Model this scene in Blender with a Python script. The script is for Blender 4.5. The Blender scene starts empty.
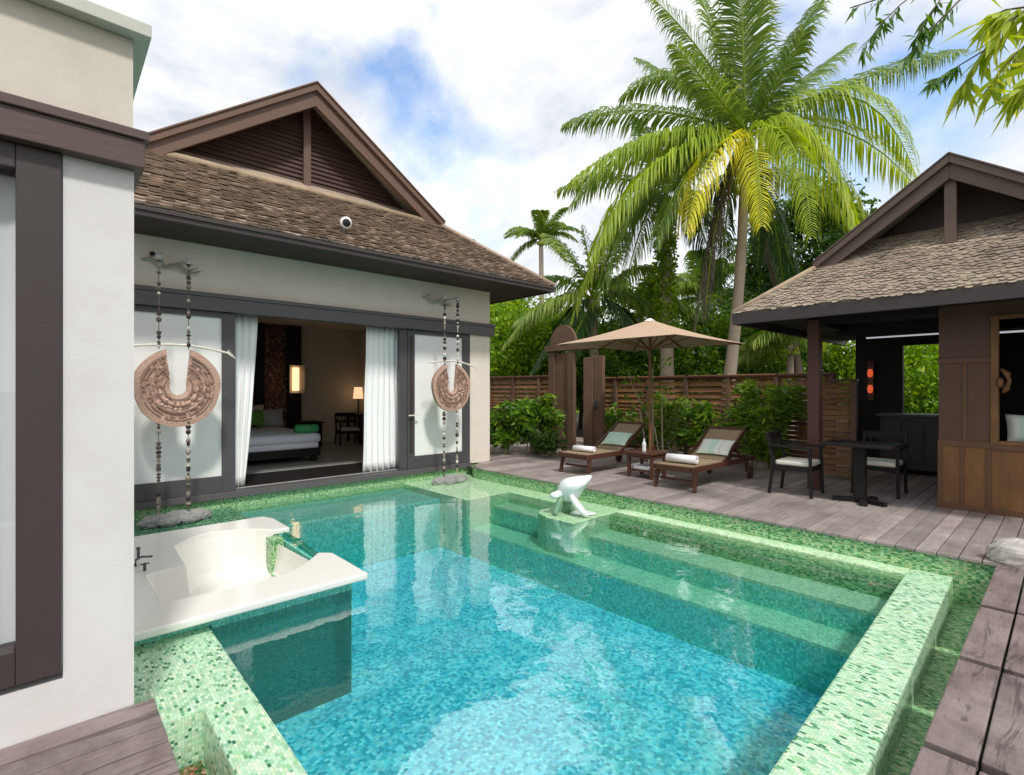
import bpy, bmesh, math, random
import numpy as np
from mathutils import Vector, Matrix
from mathutils.geometry import tessellate_polygon
random.seed(7); RNG = np.random.default_rng(11)
sc = bpy.context.scene
COL = sc.collection
R = math.radians
PI = math.pi
# ------------------------------------------------------------------ camera model
F = 508.0; CAMZ = 1.4
FX, FY, RX, RY = -.7396, .673, .673, .7396
def pt(x, y, D):
    """world point seen at picture position x, y at forward distance D"""
    s = (x - 512) / F
    return Vector((D * (FX + RX * s), D * (FY + RY * s), CAMZ + (389 - y) * D / F))
def at(x, y, z=0.0):
    return pt(x, y, F * (CAMZ - z) / (y - 389))

# ------------------------------------------------------------------ materials
def new_mat(name):
    m = bpy.data.materials.new(name); m.use_nodes = True
    nt = m.node_tree; nt.nodes.clear()
    out = nt.nodes.new('ShaderNodeOutputMaterial')
    return m, nt, out
def nd(nt, t, **kw):
    n = nt.nodes.new('ShaderNode' + t)
    for k, v in kw.items():
        if k.startswith('i_'):
            n.inputs[k[2:].replace('_', ' ')].default_value = v
        else: setattr(n, k, v)
    return n
def mth(nt, op, a, b=None, c=None, clamp=False):
    n = nt.nodes.new('ShaderNodeMath'); n.operation = op; n.use_clamp = clamp
    for i, v in enumerate((a, b, c)):
        if v is None: continue
        if isinstance(v, (int, float)): n.inputs[i].default_value = v
        else: nt.links.new(v, n.inputs[i])
    return n.outputs[0]
def mixc(nt, f, a, b, mode='MIX'):
    n = nt.nodes.new('ShaderNodeMix'); n.data_type = 'RGBA'; n.blend_type = mode
    for i, v in ((0, f), (6, a), (7, b)):
        if isinstance(v, (int, float)): n.inputs[i].default_value = v
        elif isinstance(v, tuple): n.inputs[i].default_value = (*v[:3], 1)
        else: nt.links.new(v, n.inputs[i])
    return n.outputs[2]
def ramp(nt, fac, stops, interp='LINEAR'):
    n = nt.nodes.new('ShaderNodeValToRGB'); cr = n.color_ramp; cr.interpolation = interp
    while len(cr.elements) < len(stops): cr.elements.new(.5)
    for e, (p, c) in zip(cr.elements, stops):
        e.position = p; e.color = (*c, 1) if isinstance(c, tuple) else (c, c, c, 1)
    nt.links.new(fac, n.inputs[0]); return n.outputs[0]
def coords(nt, scale=(1, 1, 1)):
    tc = nt.nodes.new('ShaderNodeTexCoord'); mp = nt.nodes.new('ShaderNodeMapping')
    mp.inputs['Scale'].default_value = scale
    nt.links.new(tc.outputs['Object'], mp.inputs[0]); return mp.outputs[0]
def noise(nt, vec, scale, detail=3, rough=.55, dist=0):
    n = nt.nodes.new('ShaderNodeTexNoise'); n.inputs['Scale'].default_value = scale
    n.inputs['Detail'].default_value = detail; n.inputs['Roughness'].default_value = rough
    n.inputs['Distortion'].default_value = dist
    nt.links.new(vec, n.inputs['Vector']); return n.outputs['Fac']
def rnd_attr(nt):
    a = nt.nodes.new('ShaderNodeAttribute'); a.attribute_name = 'rnd'; return a.outputs['Fac']
def bump(nt, h, strength=.3, dist=.01):
    b = nt.nodes.new('ShaderNodeBump'); b.inputs['Strength'].default_value = strength
    b.inputs['Distance'].default_value = dist
    nt.links.new(h, b.inputs['Height']); return b.outputs[0]
def principled(nt, out, col, rough=.5, nrm=None, spec=.5, metal=0, **kw):
    p = nt.nodes.new('ShaderNodeBsdfPrincipled')
    for k, v in (('Base Color', col), ('Roughness', rough), ('Specular IOR Level', spec), ('Metallic', metal)):
        if isinstance(v, (int, float)): p.inputs[k].default_value = v
        elif isinstance(v, tuple): p.inputs[k].default_value = (*v[:3], 1)
        else: nt.links.new(v, p.inputs[k])
    if nrm is not None: nt.links.new(nrm, p.inputs['Normal'])
    for k, v in kw.items(): p.inputs[k.replace('_', ' ')].default_value = v
    nt.links.new(p.outputs[0], out.inputs[0]); return p
def mat(name, col, rough=.6, sc_=(1, 1, 1), ns=6, amt=.25, rndamt=0, bmp=.15, bs=60, dark=None, darkamt=0, spec=.4, metal=0):
    m, nt, out = new_mat(name)
    v = coords(nt, sc_)
    n1 = noise(nt, v, ns, 5, .6); n2 = noise(nt, v, bs, 3)
    f = mth(nt, 'MULTIPLY_ADD', n1, amt, 1 - amt / 2)
    f = mth(nt, 'MULTIPLY', f, mth(nt, 'MULTIPLY_ADD', n2, amt * .5, 1 - amt * .25))
    if rndamt: f = mth(nt, 'MULTIPLY', f, mth(nt, 'MULTIPLY_ADD', rnd_attr(nt), rndamt, 1 - rndamt / 2))
    h = nt.nodes.new('ShaderNodeHueSaturation'); h.inputs['Color'].default_value = (*col, 1)
    nt.links.new(f, h.inputs['Value']); c = h.outputs[0]
    if dark:
        c = mixc(nt, mth(nt, 'MULTIPLY', ramp(nt, noise(nt, coords(nt), 1.7, 6, .7), [(.45, 0.), (.7, 1.)]), darkamt), c, dark)
    nr = bump(nt, n2, bmp, .004)
    principled(nt, out, c, rough, nr, spec, metal)
    return m
def wood(name, col, axis='Y', rough=.55, rndamt=.35, grey=None, greyamt=0, amt=.5, spec=.35, crack=0):
    s = {'X': (.12, 1, 1), 'Y': (1, .12, 1), 'Z': (1, 1, .12)}[axis]
    m, nt, out = new_mat(name)
    v = coords(nt, s)
    ra = rnd_attr(nt)
    ad = nt.nodes.new('ShaderNodeVectorMath'); ad.operation = 'ADD'; nt.links.new(v, ad.inputs[0])
    cmb = nt.nodes.new('ShaderNodeCombineXYZ'); nt.links.new(mth(nt, 'MULTIPLY', ra, 31.), cmb.inputs[0]); nt.links.new(mth(nt, 'MULTIPLY', ra, 17.), cmb.inputs[2])
    nt.links.new(cmb.outputs[0], ad.inputs[1]); v = ad.outputs[0]
    n1 = noise(nt, v, 22, 6, .65, .6); n2 = noise(nt, v, 90, 3, .6)
    f = mth(nt, 'MULTIPLY_ADD', n1, amt, 1 - amt / 2)
    f = mth(nt, 'MULTIPLY', f, mth(nt, 'MULTIPLY_ADD', n2, amt * .5, 1 - amt * .25))
    f = mth(nt, 'MULTIPLY', f, mth(nt, 'MULTIPLY_ADD', ra, rndamt, 1 - rndamt / 2))
    h = nt.nodes.new('ShaderNodeHueSaturation'); h.inputs['Color'].default_value = (*col, 1)
    nt.links.new(f, h.inputs['Value']); c = h.outputs[0]
    if grey:
        g = ramp(nt, noise(nt, coords(nt), 2.3, 7, .75), [(.38, 0.), (.66, 1.)])
        c = mixc(nt, mth(nt, 'MULTIPLY', g, greyamt), c, grey)
    if crack:
        ck = ramp(nt, noise(nt, v, 16, 7, .7, 1.2), [(.56, 0.), (.63, 1.)])
        c = mixc(nt, mth(nt, 'MULTIPLY', ck, crack), c, tuple(q * .35 for q in col))
    principled(nt, out, c, rough, bump(nt, n2, .35, .003), spec)
    return m
def mosaic(name, stops, size=(.035, .018, .018), grout=(.30, .42, .30), patch=.25, rough=.25, gw=.44, hue=.06, ps=2.2):
    """small rectangular glass tiles, one random tone each, with grout lines"""
    m, nt, out = new_mat(name)
    tc = nt.nodes.new('ShaderNodeTexCoord')
    sep = nt.nodes.new('ShaderNodeSeparateXYZ'); nt.links.new(tc.outputs['Object'], sep.inputs[0])
    geo = nt.nodes.new('ShaderNodeNewGeometry'); sn = nt.nodes.new('ShaderNodeSeparateXYZ'); nt.links.new(geo.outputs['True Normal'], sn.inputs[0])
    idx = []; g = None
    q = [mth(nt, 'DIVIDE', mth(nt, 'ADD', sep.outputs[i], 50.0013), size[i]) for i in range(3)]
    row = mth(nt, 'FLOOR', q[1])
    q[0] = mth(nt, 'ADD', q[0], mth(nt, 'MULTIPLY', mth(nt, 'MODULO', row, 2.), .5))
    for i in range(3):
        idx.append(mth(nt, 'FLOOR', q[i]))
        fr = mth(nt, 'ABSOLUTE', mth(nt, 'SUBTRACT', mth(nt, 'FRACT', q[i]), .5))
        e = mth(nt, 'MULTIPLY', mth(nt, 'GREATER_THAN', fr, gw), mth(nt, 'LESS_THAN', mth(nt, 'ABSOLUTE', sn.outputs[i]), .5))
        g = e if g is None else mth(nt, 'MAXIMUM', g, e)
    cx = nt.nodes.new('ShaderNodeCombineXYZ')
    for i in range(3): nt.links.new(idx[i], cx.inputs[i])
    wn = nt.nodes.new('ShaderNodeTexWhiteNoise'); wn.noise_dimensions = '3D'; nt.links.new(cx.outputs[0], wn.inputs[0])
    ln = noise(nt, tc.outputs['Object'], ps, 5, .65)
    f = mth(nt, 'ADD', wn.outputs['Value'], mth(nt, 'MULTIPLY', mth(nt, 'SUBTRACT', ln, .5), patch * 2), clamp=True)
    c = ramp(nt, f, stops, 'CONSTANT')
    wsep = nt.nodes.new('ShaderNodeSeparateColor'); nt.links.new(wn.outputs['Color'], wsep.inputs[0])
    h = nt.nodes.new('ShaderNodeHueSaturation'); nt.links.new(c, h.inputs['Color'])
    nt.links.new(mth(nt, 'MULTIPLY_ADD', wsep.outputs[1], hue, .5 - hue / 2), h.inputs['Hue'])
    nt.links.new(mth(nt, 'MULTIPLY_ADD', wsep.outputs[2], .35, .82), h.inputs['Value'])
    c = mixc(nt, mth(nt, 'MULTIPLY', g, .75), h.outputs[0], grout)
    hb = mth(nt, 'ADD', mth(nt, 'MULTIPLY', g, -1.), mth(nt, 'MULTIPLY', wsep.outputs[0], .5))
    principled(nt, out, c, rough, bump(nt, hb, .4, .003), .45)
    return m
def leaf_mat(name, c1, c2, c3=None, trans=.35, rough=.45):
    m, nt, out = new_mat(name)
    ra = rnd_attr(nt)
    st = [(0., c1), (.6, c2)] + ([(.93, c3)] if c3 else [])
    c = ramp(nt, ra, st)
    c = mixc(nt, mth(nt, 'MULTIPLY', noise(nt, coords(nt), 1.1, 3), .35), c, c1)
    p = nt.nodes.new('ShaderNodeBsdfPrincipled'); nt.links.new(c, p.inputs['Base Color']); p.inputs['Roughness'].default_value = rough; p.inputs['Specular IOR Level'].default_value = .35
    t = nt.nodes.new('ShaderNodeBsdfTranslucent')
    h = nt.nodes.new('ShaderNodeHueSaturation'); nt.links.new(c, h.inputs['Color']); h.inputs['Hue'].default_value = .485; h.inputs['Saturation'].default_value = 1.1; h.inputs['Value'].default_value = 1.5
    nt.links.new(h.outputs[0], t.inputs[0])
    mx = nt.nodes.new('ShaderNodeMixShader'); mx.inputs[0].default_value = trans
    nt.links.new(p.outputs[0], mx.inputs[1]); nt.links.new(t.outputs[0], mx.inputs[2]); nt.links.new(mx.outputs[0], out.inputs[0])
    return m
def emis(name, col, s):
    m, nt, out = new_mat(name); e = nt.nodes.new('ShaderNodeEmission'); e.inputs[0].default_value = (*col, 1); e.inputs[1].default_value = s
    nt.links.new(e.outputs[0], out.inputs[0]); return m

M = {}
M['plaster'] = mat('white_plaster', (.67, .655, .655), .85, ns=1.5, amt=.10, bs=90, bmp=.22, dark=(.54, .50, .45), darkamt=.45)
M['facade'] = mat('facade_plaster', (.76, .69, .60), .85, ns=1.2, amt=.14, bs=90, bmp=.2, dark=(.62, .54, .45), darkamt=.4)
M['parapet'] = mat('beige_plaster', (.60, .555, .48), .85, ns=1.2, amt=.14, bs=90, bmp=.22, dark=(.46, .42, .34), darkamt=.5)
M['cap'] = mat('greenish_cap_paint', (.50, .51, .45), .6, ns=2, amt=.12)
M['beam'] = wood('brown_painted_wood', (.095, .062, .055), 'Y', .45, .1, amt=.25)
M['frame_dark'] = mat('charcoal_brown_paint', (.050, .038, .037), .42, ns=3, amt=.2, bs=80)
M['lintel'] = mat('grey_brown_paint', (.105, .095, .100), .5, ns=2, amt=.2, bs=80)
M['doorframe'] = mat('grey_frame_paint', (.075, .072, .078), .4, ns=2, amt=.2, bs=80)
M['opal'] = mat('opal_panel', (.86, .86, .84), .55, ns=1, amt=.05, bs=20, bmp=.02)
M['curtain'] = mat('white_curtain_cloth', (.92, .91, .90), .9, ns=3, amt=.05, bs=300, bmp=.1)
M['towel'] = mat('white_terry', (.85, .84, .85), .95, ns=30, amt=.08, bs=300, bmp=.5)
M['tile_l'] = mat('brown_clay_shingle', (.35, .27, .21), .8, ns=4, amt=.5, rndamt=.38, bs=70, bmp=.4, dark=(.14, .11, .085), darkamt=.35)
M['tile_r'] = mat('weathered_shingle', (.34, .275, .21), .8, ns=4, amt=.5, rndamt=.4, bs=70, bmp=.4, dark=(.12, .10, .085), darkamt=.7)
M['mortar'] = mat('mossy_mortar_ridge', (.40, .31, .21), .9, ns=8, amt=.5, bs=40, bmp=.6, dark=(.14, .10, .06), darkamt=.5)
M['roofwood'] = wood('roof_board_wood', (.145, .085, .062), 'Y', .5, .2, amt=.35)
M['roofwood_r'] = wood('grey_brown_board', (.115, .078, .062), 'X', .5, .2, amt=.35)
M['gable'] = wood('dark_gable_board', (.065, .036, .028), 'Y', .55, .3, amt=.45)
M['soffit'] = wood('dark_soffit', (.035, .022, .018), 'Y', .6, .2)
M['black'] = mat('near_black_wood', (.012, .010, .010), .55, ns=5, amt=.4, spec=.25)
M['deck'] = wood('weathered_deck_wood', (.35, .30, .285), 'Y', .5, .55, grey=(.17, .13, .12), greyamt=.6, amt=.8, spec=.45, crack=.45)
M['deckdark'] = wood('old_deck_slab_wood', (.15, .112, .108), 'Y', .55, .5, grey=(.30, .25, .24), greyamt=.75, amt=1.2, spec=.45, crack=.7)
M['cabinet'] = wood('golden_teak_and_lit_panel', (.22, .105, .035), 'Z', .5, .25, grey=(.10, .045, .022), greyamt=.6, amt=.7)  # golden teak; on the lower pavilion wall its brightness is painted-in light
M['cabinet_shade'] = wood('shaded_teak', (.095, .048, .033), 'Z', .5, .25, grey=(.14, .07, .035), greyamt=.5, amt=.6)  # same teak for the upper wall, its shade painted as a darker tone
M['trim'] = wood('panel_trim_teak', (.14, .068, .036), 'Z', .5, .25, grey=(.09, .045, .03), greyamt=.5, amt=.5)
M['palerock'] = wood('streaked_pale_rock', (.42, .38, .35), 'X', .8, .2, grey=(.62, .60, .57), greyamt=.6, amt=.9, crack=.8)
M['teak'] = wood('dark_teak', (.085, .035, .022), 'Y', .4, .25, amt=.4)
M['post'] = wood('red_brown_post', (.11, .045, .035), 'Z', .45, .1, amt=.3)
M['fence'] = wood('fence_teak', (.25, .115, .042), 'X', .6, .6, grey=(.07, .035, .02), greyamt=.6, amt=.7)
M['gate'] = wood('old_gate_wood', (.17, .095, .06), 'Z', .65, .4, grey=(.09, .06, .045), greyamt=.7, amt=.7)
M['sling'] = mat('brown_sling_fabric', (.29, .215, .13), .8, ns=10, amt=.2, bs=400, bmp=.4)
M['canopy'] = mat('tan_canvas', (.47, .335, .235), .85, ns=2, amt=.12, bs=300, bmp=.2)
M['cushion'] = mat('cream_cushion', (.70, .68, .60), .9, ns=5, amt=.08, bs=250, bmp=.3)
M['tub'] = mat('cream_acrylic', (.82, .80, .75), .16, ns=1, amt=.04, bs=20, bmp=0, spec=.5)
M['steel'] = mat('dark_steel', (.12, .12, .12), .25, ns=5, amt=.1, metal=1)
M['stone'] = mat('grey_stone', (.27, .27, .26), .85, ns=9, amt=.8, bs=45, bmp=.8)
M['white_stone'] = mat('glazed_white_stone', (.76, .79, .77), .3, ns=5, amt=.15, bs=60, bmp=.25)
M['green_stone'] = mat('green_glazed_stone', (.16, .30, .19), .35, ns=9, amt=.5, bs=60, bmp=.3)
M['gong_ridge'] = mat('worn_carving_ridge', (.24, .11, .075), .55, ns=14, amt=.5, bs=60)
M['shell'] = mat('ivory_shell', (.74, .70, .60), .4, ns=20, amt=.25, rndamt=.2)
M['cord'] = mat('pale_cord', (.50, .46, .40), .8, ns=30, amt=.3)
M['driftwood'] = wood('driftwood', (.36, .32, .28), 'Y', .8, .3, amt=.6)
M['floor_in'] = mat('grey_stone_floor', (.46, .46, .43), .25, ns=2, amt=.12, bs=50, bmp=.05)
M['wall_in'] = mat('beige_room_wall', (.64, .57, .47), .8, ns=2, amt=.06)
M['white_sheet'] = mat('white_bedding', (.80, .83, .90), .9, ns=4, amt=.05, bs=200)
M['greenfab'] = mat('green_silk', (.12, .30, .05), .6, ns=8, amt=.3, bs=200)
M['greenroll'] = mat('bright_green_silk', (.06, .38, .14), .5, ns=5, amt=.3, bs=200)
M['greyfab'] = mat('grey_linen', (.40, .40, .38), .9, ns=8, amt=.2, bs=200)
M['seagreen'] = mat('pale_green_print', (.52, .70, .58), .85, ns=7, amt=.35, bs=200)
M['lamp'] = emis('lamp_glow', (1, .58, .28), 1.5)
M['lamp_dim'] = emis('lamp_shade_glow', (1, .62, .34), .8)
M['redlamp'] = emis('red_lantern_glow', (1, .16, .06), .45)
M['strip'] = emis('strip_light', (.9, .93, 1), .35)
M['bark'] = mat('palm_bark', (.33, .27, .21), .9, (1, 1, 6), ns=3, amt=.45, bs=20, bmp=.7)
M['bark_dark'] = mat('dark_bark', (.12, .09, .065), .9, (1, 1, .4), ns=8, amt=.6, bs=30, bmp=.7)
M['stem'] = mat('pale_stem', (.42, .36, .26), .8, (1, 1, .3), ns=12, amt=.4)
M['soil'] = mat('garden_soil', (.035, .032, .02), .95, ns=3, amt=.8, bs=25, bmp=.8)
PG, PG2 = (.42, .68, .44), (.50, .74, .50)
M['coping'] = mosaic('pale_green_mosaic', [(0., (.04, .20, .09)), (.055, (.12, .36, .18)), (.11, (.30, .58, .34)), (.24, (.44, .70, .46)), (.55, (.52, .76, .52)), (.85, (.64, .80, .56))], size=(.030, .0145, .0145), patch=.18, grout=(.36, .50, .36), rough=.22, gw=.43)
M['tubwall'] = mosaic('teal_green_mosaic', [(0., (.16, .62, .50)), (.4, (.24, .74, .60)), (.75, (.34, .82, .68))], size=(.026, .013, .013), patch=.2, grout=(.10, .34, .24), rough=.3)
M['mosaic_mid'] = mosaic('mid_green_mosaic', [(0., (.05, .20, .07)), (.16, (.12, .36, .14)), (.36, (.26, .50, .24)), (.62, (.42, .64, .34)), (.90, (.50, .56, .30))], size=(.026, .013, .013), patch=.22, grout=(.24, .42, .22), rough=.3)
M['mosaic_wet'] = mosaic('dark_green_mosaic', [(0., (.02, .10, .05)), (.35, (.06, .22, .12)), (.7, (.15, .36, .20))], patch=.25, grout=(.08, .18, .10), rough=.3)
M['ledge'] = mosaic('pale_ledge_mosaic', [(0., (.42, .64, .40)), (.3, (.58, .78, .50)), (.7, (.66, .84, .58))], size=(.022, .022, .022), patch=.2, grout=(.40, .58, .36), rough=.3)
M['ledge_wet'] = mosaic('wet_ledge_mosaic', [(0., (.34, .58, .34)), (.3, (.42, .66, .40)), (.7, (.50, .72, .46))], size=(.022, .022, .022), patch=.2, grout=(.36, .56, .34), rough=.09)
M['riser'] = mosaic('sea_green_mosaic', [(0., (.20, .62, .50)), (.4, (.32, .76, .62)), (.75, (.42, .84, .70))], size=(.022, .022, .022), patch=.2, grout=(.14, .4, .3), rough=.3)
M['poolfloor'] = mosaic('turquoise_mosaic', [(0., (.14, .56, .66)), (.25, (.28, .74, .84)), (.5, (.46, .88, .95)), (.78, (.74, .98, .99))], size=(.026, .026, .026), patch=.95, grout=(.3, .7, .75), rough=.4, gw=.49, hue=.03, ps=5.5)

def pebble_mat():
    m, nt, out = new_mat('red_green_pebbles'); v = coords(nt)
    vo = nt.nodes.new('ShaderNodeTexVoronoi'); vo.inputs['Scale'].default_value = 45; nt.links.new(v, vo.inputs['Vector'])
    s = nt.nodes.new('ShaderNodeSeparateColor'); nt.links.new(vo.outputs['Color'], s.inputs[0])
    c = ramp(nt, s.outputs[0], [(0., (.05, .10, .03)), (.35, (.30, .12, .06)), (.6, (.12, .2, .06)), (.8, (.42, .26, .16))], 'CONSTANT')
    principled(nt, out, c, .5, bump(nt, vo.outputs['Distance'], 1, -.02)); return m
M['pebble'] = pebble_mat()
def wicker_mat():
    m, nt, out = new_mat('woven_brown_panel'); v = coords(nt)
    b = nt.nodes.new('ShaderNodeTexVoronoi'); b.inputs['Scale'].default_value = 22; b.distance = 'CHEBYCHEV'; nt.links.new(v, b.inputs['Vector'])
    s = nt.nodes.new('ShaderNodeSeparateColor'); nt.links.new(b.outputs['Color'], s.inputs[0])
    c = ramp(nt, s.outputs[0], [(0., (.03, .010, .006)), (.35, (.13, .045, .022)), (.65, (.24, .10, .045)), (.9, (.36, .20, .10))], 'CONSTANT')
    principled(nt, out, c, .5, bump(nt, b.outputs['Distance'], .8, -.02)); return m
M['wicker'] = wicker_mat()
def stripe_mat():
    m, nt, out = new_mat('striped_cushion_print'); v = coords(nt)
    sp = nt.nodes.new('ShaderNodeSeparateXYZ'); nt.links.new(v, sp.inputs[0])
    f = mth(nt, 'FRACT', mth(nt, 'MULTIPLY', mth(nt, 'ADD', sp.outputs[0], 5), 3.1))
    c = ramp(nt, f, [(0., (.72, .74, .66)), (.3, (.42, .66, .56)), (.62, (.76, .76, .68)), (.8, (.55, .50, .42)), (.86, (.74, .74, .68))], 'CONSTANT')
    c = mixc(nt, .4, c, mixc(nt, noise(nt, v, 9, 3), (.5, .7, .58), (.82, .82, .74)))
    principled(nt, out, c, .9); return m
M['print'] = stripe_mat()
def gongmat():
    m, nt, out = new_mat('terracotta_carving'); v = coords(nt)
    c = ramp(nt, rnd_attr(nt), [(0., (.50, .31, .23)), (.35, (.20, .10, .075)), (.75, (.70, .58, .46))], 'CONSTANT')
    n1 = noise(nt, v, 9, 5, .6); c = mixc(nt, mth(nt, 'MULTIPLY', n1, .7), c, (.50, .36, .28)); c = mixc(nt, mth(nt, 'MULTIPLY', ramp(nt, noise(nt, v, 40, 3), [(.45, 0.), (.6, 1.)]), .4), c, (.26, .12, .085))
    principled(nt, out, c, .6, bump(nt, noise(nt, v, 45, 3), .6, .01)); return m
M['gong'] = gongmat()
def beadmat():
    m, nt, out = new_mat('strung_bead_tones')
    c = ramp(nt, rnd_attr(nt), [(0., (.015, .012, .012)), (.45, (.62, .58, .52)), (.62, (.05, .035, .03)), (.78, (.34, .27, .22)), (.9, (.75, .73, .68))], 'CONSTANT')
    principled(nt, out, c, .35); return m
M['bead'] = beadmat()
def greybead():
    m, nt, out = new_mat('grey_bead_tones')
    c = ramp(nt, rnd_attr(nt), [(0., (.03, .022, .018)), (.35, (.10, .075, .06)), (.65, (.26, .22, .18)), (.88, (.55, .5, .44))], 'CONSTANT')
    principled(nt, out, c, .4); return m
M['bead_grey'] = greybead()
def glass_mat(name, tint, ior=1.45, rough=0.0):
    m, nt, out = new_mat(name)
    t = nt.nodes.new('ShaderNodeBsdfTransparent'); t.inputs[0].default_value = (*tint, 1)
    g = nt.nodes.new('ShaderNodeBsdfGlossy'); g.inputs['Roughness'].default_value = rough
    f = nt.nodes.new('ShaderNodeLayerWeight'); f.inputs[0].default_value = .5
    ff = mth(nt, 'MULTIPLY_ADD', mth(nt, 'POWER', f.outputs['Facing'], 4.5), .8, .04, clamp=True)
    mx = nt.nodes.new('ShaderNodeMixShader'); nt.links.new(ff, mx.inputs[0]); nt.links.new(t.outputs[0], mx.inputs[1]); nt.links.new(g.outputs[0], mx.inputs[2])
    nt.links.new(mx.outputs[0], out.inputs[0]); return m
M['glass'] = glass_mat('window_glass', (.9, .92, .92))
M['greenglass'] = glass_mat('green_tinted_glass', (.55, .80, .70))
def water_mat():
    m, nt, out = new_mat('pool_water')
    t = nt.nodes.new('ShaderNodeBsdfTransparent'); t.inputs[0].default_value = (.97, 1, 1, 1)
    g = nt.nodes.new('ShaderNodeBsdfGlossy'); g.inputs['Roughness'].default_value = .015
    v = coords(nt)
    h = mth(nt, 'ADD', noise(nt, v, 2.2, 2, .5, .4), mth(nt, 'MULTIPLY', noise(nt, v, 14, 2, .5, .5), .10))
    b = bump(nt, h, .22, .03)
    nt.links.new(b, g.inputs['Normal'])
    f = nt.nodes.new('ShaderNodeLayerWeight'); f.inputs[0].default_value = .5; nt.links.new(b, f.inputs['Normal'])
    ff = mth(nt, 'MULTIPLY_ADD', mth(nt, 'POWER', f.outputs['Facing'], 4.0), .64, .22, clamp=True)
    mx = nt.nodes.new('ShaderNodeMixShader'); nt.links.new(ff, mx.inputs[0]); nt.links.new(t.outputs[0], mx.inputs[1]); nt.links.new(g.outputs[0], mx.inputs[2])
    nt.links.new(mx.outputs[0], out.inputs['Surface'])
    a = nt.nodes.new('ShaderNodeVolumeAbsorption'); a.inputs['Color'].default_value = (.0, .85, .92, 1); a.inputs['Density'].default_value = .56
    nt.links.new(a.outputs[0], out.inputs['Volume'])
    return m
M['water'] = water_mat()
M['palmleaf'] = leaf_mat('palm_leaf_green', (.08, .16, .03), (.20, .31, .05), (.40, .46, .10), .40, .5)
M['palmyellow'] = leaf_mat('palm_leaf_yellow', (.50, .58, .04), (.72, .70, .06), (.80, .70, .08), .4, .4)
M['palmlime'] = leaf_mat('palm_leaf_lime', (.18, .30, .03), (.40, .51, .05), (.62, .66, .10), .45, .5)
M['palmdead'] = leaf_mat('palm_leaf_dry', (.06, .05, .045), (.16, .13, .11), (.25, .19, .12), .2, .6)
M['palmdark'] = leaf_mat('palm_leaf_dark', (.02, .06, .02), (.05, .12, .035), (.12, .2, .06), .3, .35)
M['leaf'] = leaf_mat('tree_leaf_green', (.035, .11, .012), (.13, .28, .02), (.36, .50, .05), .38)
M['leafbright'] = leaf_mat('tree_leaf_bright', (.08, .20, .01), (.24, .42, .02), (.48, .60, .05), .4)
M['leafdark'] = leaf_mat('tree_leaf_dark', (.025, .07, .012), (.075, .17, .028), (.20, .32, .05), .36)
M['bamboo'] = leaf_mat('bamboo_leaf', (.05, .14, .015), (.17, .32, .03), (.42, .52, .07), .4)

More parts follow.
